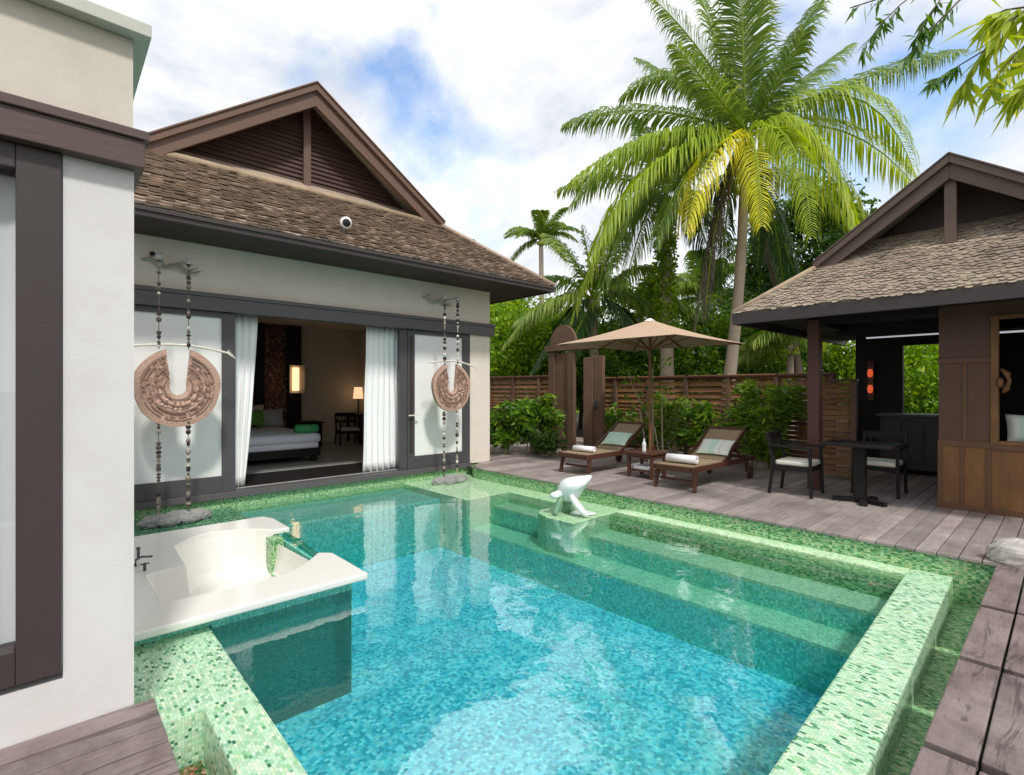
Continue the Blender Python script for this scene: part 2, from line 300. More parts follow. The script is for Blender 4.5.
# ------------------------------------------------------------------ object helpers
def tag(o, label=None, cat=None, group=None, kind=None):
    if label: o['label'] = label
    if cat: o['category'] = cat
    if group: o['group'] = group
    if kind: o['kind'] = kind
    return o
def empty(name, loc=(0, 0, 0), rz=0, label=None, cat=None, group=None):
    o = bpy.data.objects.new(name, None); COL.objects.link(o)
    o.location = loc; o.rotation_euler = (0, 0, rz); o.empty_display_size = .2
    return tag(o, label, cat, group)
WORLD = set()      # things whose parts are modelled straight in scene coordinates
def base(name, loc, label, cat, group=None):
    e = empty(name, loc, 0, label, cat, group); WORLD.add(e.name); return e
class MB:
    def __init__(s): s.v = []; s.f = []; s.r = []
    def add(s, vs, fs, r=None):
        b = len(s.v); r = random.random() if r is None else r
        s.v += [tuple(v) for v in vs]; s.f += [tuple(b + i for i in f) for f in fs]; s.r += [r] * len(fs); return s
    def box(s, x0, x1, y0, y1, z0, z1, r=None):
        vs = [(x, y, z) for z in (z0, z1) for x, y in ((x0, y0), (x1, y0), (x1, y1), (x0, y1))]
        return s.add(vs, [(3, 2, 1, 0), (4, 5, 6, 7), (0, 1, 5, 4), (1, 2, 6, 5), (2, 3, 7, 6), (3, 0, 4, 7)], r)
    def bar(s, p0, p1, w, h=None, up=(0, 0, 1), r=None, w1=None, h1=None):
        p0, p1 = Vector(p0), Vector(p1); h = h or w; w1 = w1 or w; h1 = h1 or h
        d = (p1 - p0).normalized(); u = Vector(up)
        if abs(d.dot(u)) > .98: u = Vector((1, 0, 0))
        a = d.cross(u).normalized(); b = a.cross(d).normalized()
        vs = [p0 + a * w / 2 * i + b * h / 2 * j for i, j in ((-1, -1), (1, -1), (1, 1), (-1, 1))] + \
             [p1 + a * w1 / 2 * i + b * h1 / 2 * j for i, j in ((-1, -1), (1, -1), (1, 1), (-1, 1))]
        return s.add(vs, [(0, 1, 2, 3), (7, 6, 5, 4), (0, 4, 5, 1), (1, 5, 6, 2), (2, 6, 7, 3), (3, 7, 4, 0)], r)
    def tube(s, pts, rad, n=8, r=None, cap=True):
        pts = [Vector(p) for p in pts]; k = len(pts)
        rad = [rad] * k if isinstance(rad, (int, float)) else rad
        vs = []; up = Vector((.13, .21, .97))
        for i, p in enumerate(pts):
            d = (pts[min(i + 1, k - 1)] - pts[max(i - 1, 0)]).normalized()
            a = d.cross(up)
            if a.length < .05: a = d.cross(Vector((1, 0, 0)))
            a.normalize(); b = a.cross(d)
            for j in range(n):
                t = 2 * PI * j / n; vs.append(p + (a * math.cos(t) + b * math.sin(t)) * rad[i])
        fs = [(i * n + j, i * n + (j + 1) % n, (i + 1) * n + (j + 1) % n, (i + 1) * n + j) for i in range(k - 1) for j in range(n)]
        if cap: fs += [tuple(range(n))[::-1], tuple((k - 1) * n + j for j in range(n))]
        return s.add(vs, fs, r)
    def ball(s, c, rx, ry=None, rz=None, n=10, m=6, r=None, jit=0):
        ry = ry or rx; rz = rz or rx; vs = [(c[0], c[1], c[2] - rz)]
        for i in range(1, m):
            th = PI * i / m - PI / 2
            for j in range(n):
                ph = 2 * PI * j / n; q = 1 + random.uniform(-jit, jit)
                vs.append((c[0] + rx * q * math.cos(th) * math.cos(ph), c[1] + ry * q * math.cos(th) * math.sin(ph), c[2] + rz * q * math.sin(th)))
        vs.append((c[0], c[1], c[2] + rz)); L = len(vs) - 1
        fs = [(0, 1 + (j + 1) % n, 1 + j) for j in range(n)]
        fs += [(1 + i * n + j, 1 + i * n + (j + 1) % n, 1 + (i + 1) * n + (j + 1) % n, 1 + (i + 1) * n + j) for i in range(m - 2) for j in range(n)]
        fs += [(1 + (m - 2) * n + j, 1 + (m - 2) * n + (j + 1) % n, L) for j in range(n)]
        return s.add(vs, fs, r)
    def prism(s, poly, z0, z1, holes=(), r=None):
        loops = [list(poly)] + [list(h) for h in holes]
        flat = [p for l in loops for p in l]; n = len(flat)
        tris = tessellate_polygon([[Vector((x, y, 0)) for x, y in l] for l in loops])
        vs = [(x, y, z0) for x, y in flat] + [(x, y, z1) for x, y in flat]; fs = []
        for t in tris:
            a, b, c = [Vector((*flat[i], 0)) for i in t]
            if (b - a).cross(c - a).z < 0: t = t[::-1]
            fs.append(tuple(i + n for i in t)); fs.append(tuple(t[::-1]))
        o = 0
        for l in loops:
            k = len(l)
            for i in range(k): j = (i + 1) % k; fs.append((o + i, o + j, o + j + n, o + i + n))
            o += k
        return s.add(vs, fs, r)
    def grid(s, fn, nu, nv, r=None):
        vs = [fn(i / nu, j / nv) for i in range(nu + 1) for j in range(nv + 1)]
        return s.add(vs, [(i * (nv + 1) + j, (i + 1) * (nv + 1) + j, (i + 1) * (nv + 1) + j + 1, i * (nv + 1) + j + 1) for i in range(nu) for j in range(nv)], r)
    def build(s, name, m, parent=None, bevel=0, smooth=False, fix=True, solid=0, sub=0):
        me = bpy.data.meshes.new(name); me.from_pydata(s.v, [], s.f); me.update()
        at_ = me.attributes.new('rnd', 'FLOAT', 'FACE'); at_.data.foreach_set('value', s.r)
        if fix:
            bm = bmesh.new(); bm.from_mesh(me); bmesh.ops.recalc_face_normals(bm, faces=bm.faces); bm.to_mesh(me); bm.free()
        me.materials.append(m)
        if smooth: me.polygons.foreach_set('use_smooth', [True] * len(me.polygons))
        o = bpy.data.objects.new(name, me); COL.objects.link(o); o.parent = parent
        if parent is not None and parent.name in WORLD: o.matrix_parent_inverse = Matrix.Translation(-Vector(parent.location))
        if sub: d = o.modifiers.new('sub', 'SUBSURF'); d.levels = sub; d.render_levels = sub
        if solid: d = o.modifiers.new('solid', 'SOLIDIFY'); d.thickness = solid; d.offset = 0
        if bevel: d = o.modifiers.new('bevel', 'BEVEL'); d.width = bevel; d.segments = 2; d.limit_method = 'ANGLE'; d.angle_limit = R(40)
        return o
def copy_tree(o, parent=None, loc=None, rz=None):
    c = o.copy(); COL.objects.link(c); c.parent = parent
    if loc is not None: c.location = loc
    if rz is not None: c.rotation_euler = (0, 0, rz)
    for ch in [k for k in bpy.data.objects if k.parent == o]: copy_tree(ch, c)
    return c
def np_mesh(name, verts, faces, rnd, m, parent=None):
    """verts (N,3); faces (K,n) with equal corner count"""
    me = bpy.data.meshes.new(name); nv, (nf, k) = len(verts), faces.shape
    me.vertices.add(nv); me.vertices.foreach_set('co', verts.astype(np.float32).ravel())
    me.loops.add(nf * k); me.loops.foreach_set('vertex_index', faces.astype(np.int32).ravel())
    me.polygons.add(nf); me.polygons.foreach_set('loop_start', np.arange(0, nf * k, k, dtype=np.int32))
    me.update(calc_edges=True)
    a = me.attributes.new('rnd', 'FLOAT', 'FACE'); a.data.foreach_set('value', rnd.astype(np.float32))
    me.materials.append(m); o = bpy.data.objects.new(name, me); COL.objects.link(o); o.parent = parent
    return o

def leaves(centers, size, aspect=.45, droop=.2, dirs=None):
    """folded diamond leaves at the given centres -> verts, faces (quads)"""
    n = len(centers)
    d = RNG.normal(size=(n, 3)) if dirs is None else dirs + RNG.normal(size=(n, 3)) * .35
    d[:, 2] -= droop; d /= np.linalg.norm(d, axis=1)[:, None]
    u = RNG.normal(size=(n, 3)); a = np.cross(d, u); a /= np.linalg.norm(a, axis=1)[:, None]
    L = size * RNG.uniform(.6, 1.3, n)[:, None]; W = L * aspect * .5
    nn = np.cross(a, d)
    v = np.stack([centers, centers + d * L * .45 + a * W + nn * W * .4, centers + d * L, centers + d * L * .45 - a * W + nn * W * .4], 1)
    f = np.arange(n * 4).reshape(n, 4)
    return v.reshape(-1, 3), f
def blob_points(c, rad, nclump, per, cs, flat=1.0, shell=.55):
    c = np.array(c); rad = np.array(rad)
    d = RNG.normal(size=(nclump, 3)); d /= np.linalg.norm(d, axis=1)[:, None]
    q = RNG.uniform(shell, 1, nclump)[:, None] ** .7
    cc = c + d * q * rad
    p = cc[:, None, :] + RNG.normal(size=(nclump, per, 3)) * cs * np.array([1, 1, flat]) * RNG.uniform(.6, 1.3, nclump)[:, None, None]
    cr = np.repeat(RNG.uniform(-.3, .3, nclump), per)
    return p.reshape(-1, 3), cr, cc
def leafy_tree(name, base, height, c, rad, label, cat='tree', nclump=70, per=90, leaf=.16, cs=.3, m='leaf', aspect=.45, group=None, trunk_r=.09, bark='bark_dark', droop=.2, nlimb=7):
    base = Vector(base); e = empty(name, base, 0, label, cat, group)
    cl = np.array(c) - np.array(base)
    p, cr, cc = blob_points(cl, rad, nclump, per, cs)
    p = p[p[:, 2] > .05 - 0 * base.z]; n = len(p)
    v, f = leaves(p, leaf, aspect, droop)
    rn = np.clip(RNG.uniform(0, 1, n) * .7 + .15 + RNG.choice(cr, n) * .5, 0, 1)
    np_mesh('crown', v, f, rn, M[m], e)
    mb = MB(); top = Vector(cl)
    mb.tube([(0, 0, -.1), top * .35 + Vector((.05, .04, 0)), top * .75, top], [trunk_r, trunk_r * .8, trunk_r * .6, trunk_r * .25], 8)
    for i in range(nlimb):
        q = Vector(cc[RNG.integers(len(cc))]); s_ = top * random.uniform(.35, .8)
        mb.tube([s_, (s_ + q) / 2 + Vector((0, 0, -.1)), q], [trunk_r * .5, trunk_r * .32, trunk_r * .1], 5)
    mb.build('trunk', M[bark], e, smooth=True, fix=False)
    return e

def frond_geo(P0, P1, P2, Lmax, n=54, w=.05, droop=.5, sweep=.55, fold=.35):
    """palm frond: curved rib with two rows of drooping leaflets -> verts, faces, rnd, rib points"""
    ts = np.linspace(.10, 1, n); V = []; Fc = []; rr = []
    P0, P1, P2 = map(np.array, (P0, P1, P2)); up = np.array([0, 0, 1.])
    k = 0; tone = random.uniform(-.15, .15)
    for t in ts:
        p = (1 - t) ** 2 * P0 + 2 * t * (1 - t) * P1 + t * t * P2
        T = 2 * (1 - t) * (P1 - P0) + 2 * t * (P2 - P1); T /= np.linalg.norm(T) + 1e-9
        S = np.cross(T, up); l = np.linalg.norm(S); S = S / l if l > .15 else np.array([1, .2, 0])
        N = np.cross(S, T)
        L = 1.2 * Lmax * max(.12, math.sin(PI * min(.97, .2 + .76 * t))) ** .6
        for sd in (-1, 1):
            if random.random() < .04: continue
            sw = sweep + t * .5 + random.uniform(-.1, .1)
            d0 = sd * S + sw * T + fold * N * random.uniform(-.2, 1) ; d0 /= np.linalg.norm(d0)
            Lr = L * random.uniform(.8, 1.12); dr = droop * random.uniform(.7, 1.3)
            d1 = d0 + np.array([0, 0, -dr]); d1 /= np.linalg.norm(d1)
            d2 = d0 * .6 + np.array([0, 0, -dr * 2.2]) + RNG.normal(size=3) * .08; d2 /= np.linalg.norm(d2)
            W = np.cross(d0, N); W = T * .8 + N * .25; W = W / np.linalg.norm(W) * w * .5
            q0 = p; q1 = p + d0 * Lr * .3; q2 = q1 + d1 * Lr * .35; q3 = q2 + d2 * Lr * .35
            V += [q0 - W * .5, q0 + W * .5, q1 + W, q1 - W, q2 + W * .85, q2 - W * .85, q3 + W * .08, q3 - W * .08]
            Fc += [(k, k + 1, k + 2, k + 3), (k + 3, k + 2, k + 4, k + 5), (k + 5, k + 4, k + 6, k + 7)]
            c = random.uniform(.1, .8) + tone; rr += [c, c, min(1, c + .12)]; k += 8
    rib = [tuple((1 - t) ** 2 * P0 + 2 * t * (1 - t) * P1 + t * t * P2) for t in np.linspace(0, 1, 9)]
    return V, Fc, rr, rib
def palm(name, base, top, tr, fronds, label, group=None, lean=(0, 0), bark='bark', ivy=False, tipr=None, extra=0, Lmax=.8, rad=3.5, w=.045):
    """fronds: (P1, P2, colour key, Lmax, droop); positions in world space"""
    base = Vector(base); top = Vector(top); e = empty(name, base, 0, label, 'palm tree', group); tl = top - base
    mb = MB(); pts = []; rs = []
    for i in range(13):
        t = i / 12; q = tl * t; q = q + Vector((lean[0], lean[1], 0)) * math.sin(PI * t)
        pts.append(q + Vector((0, 0, -.1 if i == 0 else 0))); rs.append(tr * (1.25 - .5 * t) * (1 + .05 * (i % 2)))
    mb.tube(pts, rs, 12).build('trunk', M[bark], e, smooth=True, fix=False)
    acc = {}; ribs = MB()
    for k_ in range(extra):
        a = 2 * PI * (k_ + random.random() * .6) / extra; el = random.uniform(-.25, 1.15)
        dd = Vector((math.cos(a) * math.cos(el), math.sin(a) * math.cos(el), math.sin(el)))
        L = rad * random.uniform(.8, 1.05)
        P1 = top + dd * L * .55 + Vector((0, 0, L * .18)); P2 = top + dd * L * .92 - Vector((0, 0, L * random.uniform(.10, .38)))
        fronds = fronds + [(P1, P2, 'palmleaf', Lmax, .6)]
    for (P1, P2, key, lm, dr) in fronds:
        o_ = top + Vector((random.uniform(-.08, .08), random.uniform(-.08, .08), random.uniform(-.05, .12)))
        ln = (Vector(P2) - o_).length
        V, Fc, rr, rib = frond_geo(o_ - base, Vector(P1) - base, Vector(P2) - base, lm, n=int(44 + ln * 14), w=w, droop=dr)
        A = acc.setdefault(key, [[], [], []]); b = len(A[0])
        A[0] += V; A[1] += [tuple(i + b for i in f) for f in Fc]; A[2] += rr
        ribs.tube(rib, [.045 * (1 - .85 * i / 8) * (tr / .14) for i in range(9)], 5, r=.5)
    for i in range(9):
        a = i * 2.4; ribs.ball((tl.x + .16 * math.cos(a), tl.y + .16 * math.sin(a), tl.z - .12 - .05 * (i % 3)), .09 * tr / .14, n=8, m=5, r=.8)
    nm = {'palmleaf': 'crown', 'palmlime': 'lime_frond_cluster', 'palmyellow': 'yellow_frond_cluster', 'palmdead': 'dry_frond_cluster', 'palmdark': 'lower_crown'}
    for key, A in acc.items():
        o = np_mesh(nm[key], np.array(A[0]), np.array(A[1]), np.clip(np.array(A[2]), 0, 1), M[key], e)
        if key == 'palmyellow': o['label'] = 'yellow fronds hanging below the crown'
        if key == 'palmdead': o['label'] = 'dry brown fronds hanging beside the trunk'
    ribs.build('frond_stalks', M['palmlime'], e, smooth=True, fix=False)
    if ivy:
        tt = RNG.uniform(.45, .97, 2600); p = np.array([list(tl * float(t)) for t in tt])
        ang = RNG.uniform(0, 2 * PI, len(tt)); rr_ = tr * RNG.uniform(1.0, 1.9, len(tt))
        p[:, 0] += np.cos(ang) * rr_; p[:, 1] += np.sin(ang) * rr_
        v, f = leaves(p, .11, .7, .6); np_mesh('ivy', v, f, RNG.uniform(0, 1, len(tt)), M['leafbright'], e)
    return e

# ================================================================== SETTING
g = MB()                                             # ground sheet with an opening for the pool pit
gz = -.07
for x0, x1, y0, y1 in ((-300, -7.75, -300, 300), (2.2, 300, -300, 300), (-7.75, 2.2, 5.75, 300), (-7.75, 2.2, -300, -1.5)):
    g.add([(x0, y0, gz), (x1, y0, gz), (x1, y1, gz), (x0, y1, gz)], [(0, 1, 2, 3)])
tag(g.build('ground', M['soil'], fix=False), kind='structure')

def planks(mb, x0, x1, y0, y1, z, pitch=.145, gap=.007, th=.028, seg=2.6):
    x = x0
    while x < x1 - .02:
        w = min(pitch, x1 - x) - gap; y = y0; first = True
        while y < y1 - .01:
            L = seg * (random.uniform(.35, 1) if first else 1); first = False
            ye = min(y + L, y1)
            if y1 - ye < .3: ye = y1
            dz = random.uniform(-.0015, .0015)
            mb.box(x, x + w, y, ye - .004, z - th, z + dz)
            y = ye
        x += pitch
d = MB(); planks(d, -7.15, 2.2, 5.62, 11.4, 0)
planks(d, -7.585, -7.45, 6.0, 11.4, 0); planks(d, -7.44, -7.30, 5.80, 11.4, 0); planks(d, -7.295, -7.155, 5.68, 11.4, 0); planks(d, -14, -7.60, 6.42, 11.4, 0)
tag(d.build('deck', M['deck'], bevel=.003), kind='structure')
d = MB(); planks(d, -2.80, 1.6, -1.4, .355, 0, pitch=.13, gap=.012, seg=4)
tag(d.build('near_deck', M['deckdark'], bevel=.003), kind='structure')

# ------------------------------------------------------------------ pool
FLZ = -1.02; CZ = -.185; WZ = -.2
pool = base('swimming_pool', (-4.3, 3.1, FLZ), 'mosaic-tiled swimming pool with underwater steps in front of the villa', 'swimming pool')
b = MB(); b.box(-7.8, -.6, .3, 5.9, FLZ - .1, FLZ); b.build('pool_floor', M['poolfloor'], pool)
b = MB()                                             # side walls under water
b.box(-7.8, -7.62, .28, 6.1, -1, -.032)              # below the villa
b.box(-6.55, -.65, 5.30, 5.44, FLZ, -.205); b.box(-7.1, -.30, 5.64, 5.80, -.45, -.034)
b.prism([(-7.2, 5.64), (-7.1, 5.645), (-7.1, 6.3), (-7.62, 6.3), (-7.62, 6.1), (-7.58, 5.97), (-7.45, 5.78)], -.45, -.036)
b.box(-.30, 2.2, 5.64, 5.80, -.45, -.034)
b.build('pool_wall', M['mosaic_mid'], pool)
b = MB(); b.prism([(-2.91, .565), (-.50, .565), (-.665, 5.64), (-.955, 5.64), (-.955, 5.44), (-.79, .79), (-2.91, .79)], FLZ, CZ)
b.box(-3.97, -2.91, .285, .79, FLZ, CZ)
b.build('coping', M['coping'], pool, bevel=.012)
b = MB(); b.box(-3.96, -.955, 5.44, 5.637, FLZ, CZ - .003)
b.build('far_coping', M['ledge'], pool, bevel=.01)
b = MB()                                             # shallow ledge that carries the gong stone and the sculpture
b.prism([(-7.62, 4.43), (-5.84, 4.43), (-5.86, 5.27), (-4.72, 5.27), (-4.72, 4.80), (-4.62, 4.66), (-4.4, 4.58), (-3.97, 4.60), (-3.97, 5.44), (-3.97, 5.637), (-7.2, 5.637), (-7.45, 5.775), (-7.58, 5.96), (-7.62, 5.96)], FLZ, -.197)
b.build('shallow_ledge', M['ledge_wet'], pool, bevel=.01)
b = MB(); b.box(-7.62, -6.5, 1.80, 4.43, FLZ, -.28); b.build('side_ledge', M['riser'], pool, bevel=.02)
b = MB(); b.box(-7.62, -6.2, .285, 1.80, FLZ, CZ - .002); b.build('gong_ledge', M['mosaic_wet'], pool, bevel=.01)
for nm, boxes in (('upper_step', ((-3.97, -.85, 4.90, 5.30, -.40), (-5.86, -4.72, 4.95, 5.27, -.36))),
                  ('lower_step', ((-5.86, -.85, 4.50, 4.90, -.62),))):
    for x0, x1, y0, y1, z in boxes:
        q = MB(); q.box(x0, x1, y0, y1 + .002, FLZ, z - .03); st = q.build('step', M['riser'], pool)
        q = MB(); q.box(x0, x1, y0, y1 + .001, z - .03, z); q.build('tread', M['ledge'], st)
b = MB(); b.box(-2.90, 2.2, .30, .565, -.7, -.46); b.box(-.67, 2.2, .565, 5.64, -.7, -.40)
b.build('overflow_channel', M['mosaic_mid'], pool)
b = MB(); b.box(-2.9, -.7, .33, .555, -.46, -.44); b.build('channel_pebbles', M['pebble'], pool)
w = MB()
w.prism([(-7.625, 1.78), (-3.86, 1.78), (-3.86, .78), (-.78, .78), (-.945, 5.45), (-3.96, 5.45), (-3.96, 5.64), (-7.22, 5.64), (-7.46, 5.785), (-7.59, 5.97), (-7.625, 5.97)], FLZ - .05, WZ)
tag(w.build('water', M['water']), kind='structure')

# stepping deck slabs over the overflow channel on the right
ys = [(4.50, 5.60), (3.54, 4.46), (2.58, 3.50), (1.62, 2.54)]
words4 = ['weathered wooden deck slab beside the pool, farthest one next to the pale rock', 'weathered wooden deck slab beside the pool, second from the pale rock',
          'large weathered wooden deck slab by the pool, third from the pale rock', 'weathered wooden deck slab cut off by the bottom right corner of the photo']
for (y0, y1), lb in zip(ys, words4):
    s_ = base('deck_slab', (.3, (y0 + y1) / 2, -.40), lb, 'deck slab', 'wooden deck slabs over the pool channel')
    m_ = MB(); x = -.395; first = .165
    for k, wd in enumerate((.17, .20, .20, .20, .20, .20)):
        m_.box(x, x + wd - random.uniform(.008, .014), y0 + random.uniform(0, .02), y1 - random.uniform(0, .02), -.045, random.uniform(-.002, .002)); x += wd
    m_.build('board', M['deckdark'], s_, bevel=.006)
    m_ = MB(); m_.box(-.33, -.25, y0 + .05, y1 - .03, -.40, -.047); m_.box(.5, .58, y0 + .05, y1 - .03, -.40, -.047); m_.build('bearer', M['soffit'], s_)

# ------------------------------------------------------------------ bathtub
tub = base('bathtub', (-5, 1.1, -.5), 'cream built-in bathtub with wide rim standing in the corner of the pool', 'bathtub')
front = [(-4.41, 1.86), (-4.50, 1.76), (-4.32, 1.60), (-4.17, 1.42), (-4.13, 1.2), (-4.14, .9), (-4.15, .56)]
back = [(-4.83, .555), (-4.87, .60), (-4.90, .83), (-5.55, .85), (-5.68, .92), (-5.82, 1.06), (-5.86, 1.2), (-5.80, 1.40), (-5.68, 1.58), (-5.52, 1.70), (-5.50, 1.86)]
outer = [(-6.05, 1.86), (-6.2, 1.80), (-6.2, .285), (-3.73, .285), (-3.73, 1.86)]
b = MB(); b.prism(front + back + outer, -.105, -.05); b.build('rim', M['tub'], tub, bevel=.014)
loop = front[1:] + back[:-1]
cx_, cy_ = -4.95, 1.22
b = MB(); lv = []
for z, k in ((-.075, 1.004), (-.106, 1.0), (-.16, .985), (-.30, .95), (-.42, .90), (-.50, .80)):
    lv.append([(cx_ + (x - cx_) * k, cy_ + (y - cy_) * k, z) for x, y in loop])
n = len(loop); vs = [p for l in lv for p in l]
fs = [(i * n + j, i * n + j + 1, (i + 1) * n + j + 1, (i + 1) * n + j) for i in range(5) for j in range(n - 1)]
fs += [(i * n + n - 1, i * n, (i + 1) * n, (i + 1) * n + n - 1) for i in (2, 3, 4)]
tri = tessellate_polygon([[Vector((x, y, 0)) for x, y, z in lv[-1]]]); fs += [tuple(5 * n + i for i in t) for t in tri]
b.add(vs, fs); o = b.build('basin', M['tub'], tub, smooth=False, solid=.01)
b = MB(); b.box(-3.98, -3.86, .80, 1.785, FLZ, -.107); b.box(-4.42, -3.98, 1.70, 1.785, FLZ, -.107)
b.box(-6.2, -5.52, 1.75, 1.785, FLZ, -.107); b.box(-5.52, -4.42, 1.765, 1.785, FLZ, -.15)
b.box(-3.98, -3.87, .29, .80, CZ + .002, -.107)
b.build('mosaic_surround', M['tubwall'], tub)
b = MB(); b.box(-5.515, -5.36, 1.63, 1.755, -.48, -.11); b.prism([(-5.36, 1.63), (-4.75, 1.55), (-4.6, 1.755), (-5.36, 1.755)], -.5, -.44); b.build('mosaic_pillar', M['mosaic_mid'], tub)
b = MB(); b.prism([(-5.52, 1.80), (-5.2, 1.815), (-4.8, 1.80), (-4.44, 1.78), (-4.44, 1.79), (-4.8, 1.81), (-5.2, 1.825), (-5.52, 1.81)], -.148, -.085); b.build('glass_panel', M['greenglass'], tub)
b = MB(); b.ball((-4.77, .585, -.20), .014, n=10); b.build('overflow_cap', M['steel'], tub)
fc = base('bath_faucet', (-5.4, .5, -.05), 'small dark metal bath tap set on the cream tub rim', 'faucet')
b = MB()
b.tube([(-5.36, .56, -.05), (-5.36, .56, .03)], .011, 10); b.ball((-5.36, .56, .035), .017)
b.build('handle', M['steel'], fc, smooth=True, fix=False)
b = MB(); b.tube([(-5.15, .52, -.05), (-5.15, .52, .0), (-5.14, .56, .02), (-5.12, .63, .012)], .009, 8); b.tube([(-5.15, .50, -.05), (-5.15, .50, -.035)], .026, 12); b.build('spout', M['steel'], fc, smooth=True, fix=False)
b = MB(); b.tube([(-4.97, .56, -.05), (-4.97, .56, .0)], .011, 10); b.bar((-5.0, .56, .005), (-4.94, .56, .005), .009); b.bar((-4.97, .53, .005), (-4.97, .59, .005), .009); b.build('handle', M['steel'], fc)

# ------------------------------------------------------------------ sculpture on the pool ledge
sc_ = base('turtle_sculpture', (-4.35, 4.95, -.197), 'white carved turtle sculpture with green flippers on the pool ledge', 'sculpture')
def ell(mb, c, a, b_, c_, rx, ry, rz, n=14, m=9, fn=None):
    """ellipsoid with axes a, b_, c_"""
    a, b_, c_ = Vector(a).normalized(), Vector(b_).normalized(), Vector(c_).normalized()
    t = MB(); t.ball((0, 0, 0), 1, n=n, m=m); vs = []
    for v in t.v:
        v = Vector(v)
        if fn: v = fn(v)
        vs.append(Vector(c) + a * v.x * rx + b_ * v.y * ry + c_ * v.z * rz)
    mb.add(vs, t.f)
rv = Vector((RX, RY, 0)); fv = Vector((FX, FY, 0)); upv = Vector((0, 0, 1))
P = lambda a, b_, c: Vector((-4.35, 4.95, -.197)) + rv * a + fv * b_ + upv * c
b = MB()
sh_ = [  # outline of the leaning shield-like shell (across, up), lofted thick
    (-.13, .16), (-.17, .25), (-.15, .36), (-.09, .45), (.02, .475), (.12, .49), (.22, .50), (.285, .51), (.31, .49), (.27, .42), (.19, .30), (.15, .21), (.09, .13), (.0, .10)]
vs = []
for k, (off, s_) in enumerate(((-.17, .35), (-.13, .75), (-.03, 1.0), (.07, .95), (.12, .6))):
    for (a, c) in sh_: vs.append(P(.03 + (a - .03) * s_, off - (c - .3) * .25, .3 + (c - .3) * s_))
n = len(sh_); fs = [(i * n + j, i * n + (j + 1) % n, (i + 1) * n + (j + 1) % n, (i + 1) * n + j) for i in range(4) for j in range(n)] + [tuple(range(n)), tuple(4 * n + j for j in range(n))]
b.add(vs, fs); b.build('shell', M['white_stone'], sc_, smooth=True, sub=1)
b = MB(); ell(b, P(-.19, -.10, .245), rv, fv, upv, .065, .055, .045); ell(b, P(-.14, -.08, .26), rv, fv, upv, .06, .05, .045); b.build('head', M['white_stone'], sc_, smooth=True)
b = MB(); b.tube([P(-.09, -.06, .24), P(-.15, -.11, .13), P(-.18, -.14, .05), P(-.20, -.17, .01)], [.05, .042, .034, .028], 10)
b.build('flipper', M['green_stone'], sc_, smooth=True, fix=False, sub=1)
b = MB(); b.tube([P(0, -.12, .27), P(.06, -.20, .17), P(.13, -.25, .08), P(.22, -.27, .015)], [.035, .055, .05, .03], 10)
b.build('flipper', M['white_stone'], sc_, smooth=True, fix=False, sub=1)
b = MB(); b.tube([P(.02, .02, .22), P(.0, .04, .1), P(.0, .05, .01)], [.10, .08, .09], 12)
b.build('foot', M['green_stone'], sc_, smooth=True, fix=False)
b = MB(); ell(b, P(.17, -.05, .012), rv, fv, upv, .17, .13, .014); b.build('plinth', M['white_stone'], sc_, smooth=True)

# ================================================================== MAIN VILLA
villa = base('villa', (-10.5, 3.2, 0), 'white villa with brown gabled roof, open bedroom doors facing the pool', 'house')
b = MB()
b.box(-7.75, -7.6, -.5, 6.33, 2.655, 3.5)                 # band above the lintel
b.box(-7.75, -7.6, 5.852, 6.33, 0, 2.653)
b.box(-12.95, -7.75, 6.20, 6.33, 0, 3.5); b.box(-12.95, -7.75, -.5, -.35, 0, 3.5); b.box(-13.1, -12.95, -.5, 6.33, 0, 3.5)
b.build('wall', M['facade'], villa)
b = MB(); b.box(-12.93, -12.90, 4.58, 6.19, 0, 2.95); b.box(-12.9, -7.76, 6.17, 6.195, 0, 2.95); b.build('room_wall', M['wall_in'], villa)
b = MB(); b.box(-12.92, -7.76, -.34, 6.16, 2.96, 3.0); b.build('ceiling', M['facade'], villa)
b = MB(); b.box(-12.92, -7.76, -.34, 6.18, -.10, .030); b.build('room_floor', M['floor_in'], villa)
b = MB(); b.box(-8.85, -7.80, 1.86, 6.15, .030, .036); b.build('threshold_floor', M['black'], villa)
b = MB(); b.box(-12.90, -12.86, -.3, 4.50, .0, 2.95); b.build('woven_panel', M['wicker'], villa)
for y0, y1 in ((3.55, 3.75), (4.28, 4.6)):
    b = MB(); b.box(-12.86, -12.78, y0, y1, 0, 2.95); b.build('wall_post', M['black'], villa)
b = MB(); b.box(-12.85, -12.80, .5, 3.5, 0, 1.15); b.build('headboard_panel', M['black'], villa)
b = MB(); b.box(-7.66, -7.535, -.3, 6.40, 2.425, 2.60, r=.5); b.box(-7.66, -7.515, -.3, 6.42, 2.60, 2.652, r=.6); b.build('lintel', M['lintel'], villa, bevel=.006)
b = MB(); b.box(-7.78, -7.56, -.3, 5.85, -.06, .022, r=.5); b.box(-7.70, -7.66, 1.86, 4.38, .022, .035); b.build('sill', M['lintel'], villa, bevel=.004)
def panel(y0, y1, py0, py1, z1=2.42, dark=False):
    f = MB(); x0, x1 = -7.70, -7.61
    f.box(x0, x1, y0, py0, .022, z1); f.box(x0, x1, py1, y1, .022, z1); f.box(x0, x1, py0, py1, .022, .24); f.box(x0, x1, py0, py1, 2.35, z1)
    fr = f.build('door_panel', M['doorframe'], villa, bevel=.005)
    f = MB(); f.box(-7.67, -7.645, py0, py1, .24, 2.35); f.build('pane', M['opal'], fr)
    return fr
panel(.0, 1.86, .3, 1.70)
fr = panel(4.52, 5.85, 4.66, 5.69)
f = MB(); f.box(-7.71, -7.62, 4.38, 4.515, .022, 2.42); f.build('door_jamb', M['doorframe'], villa, bevel=.005)
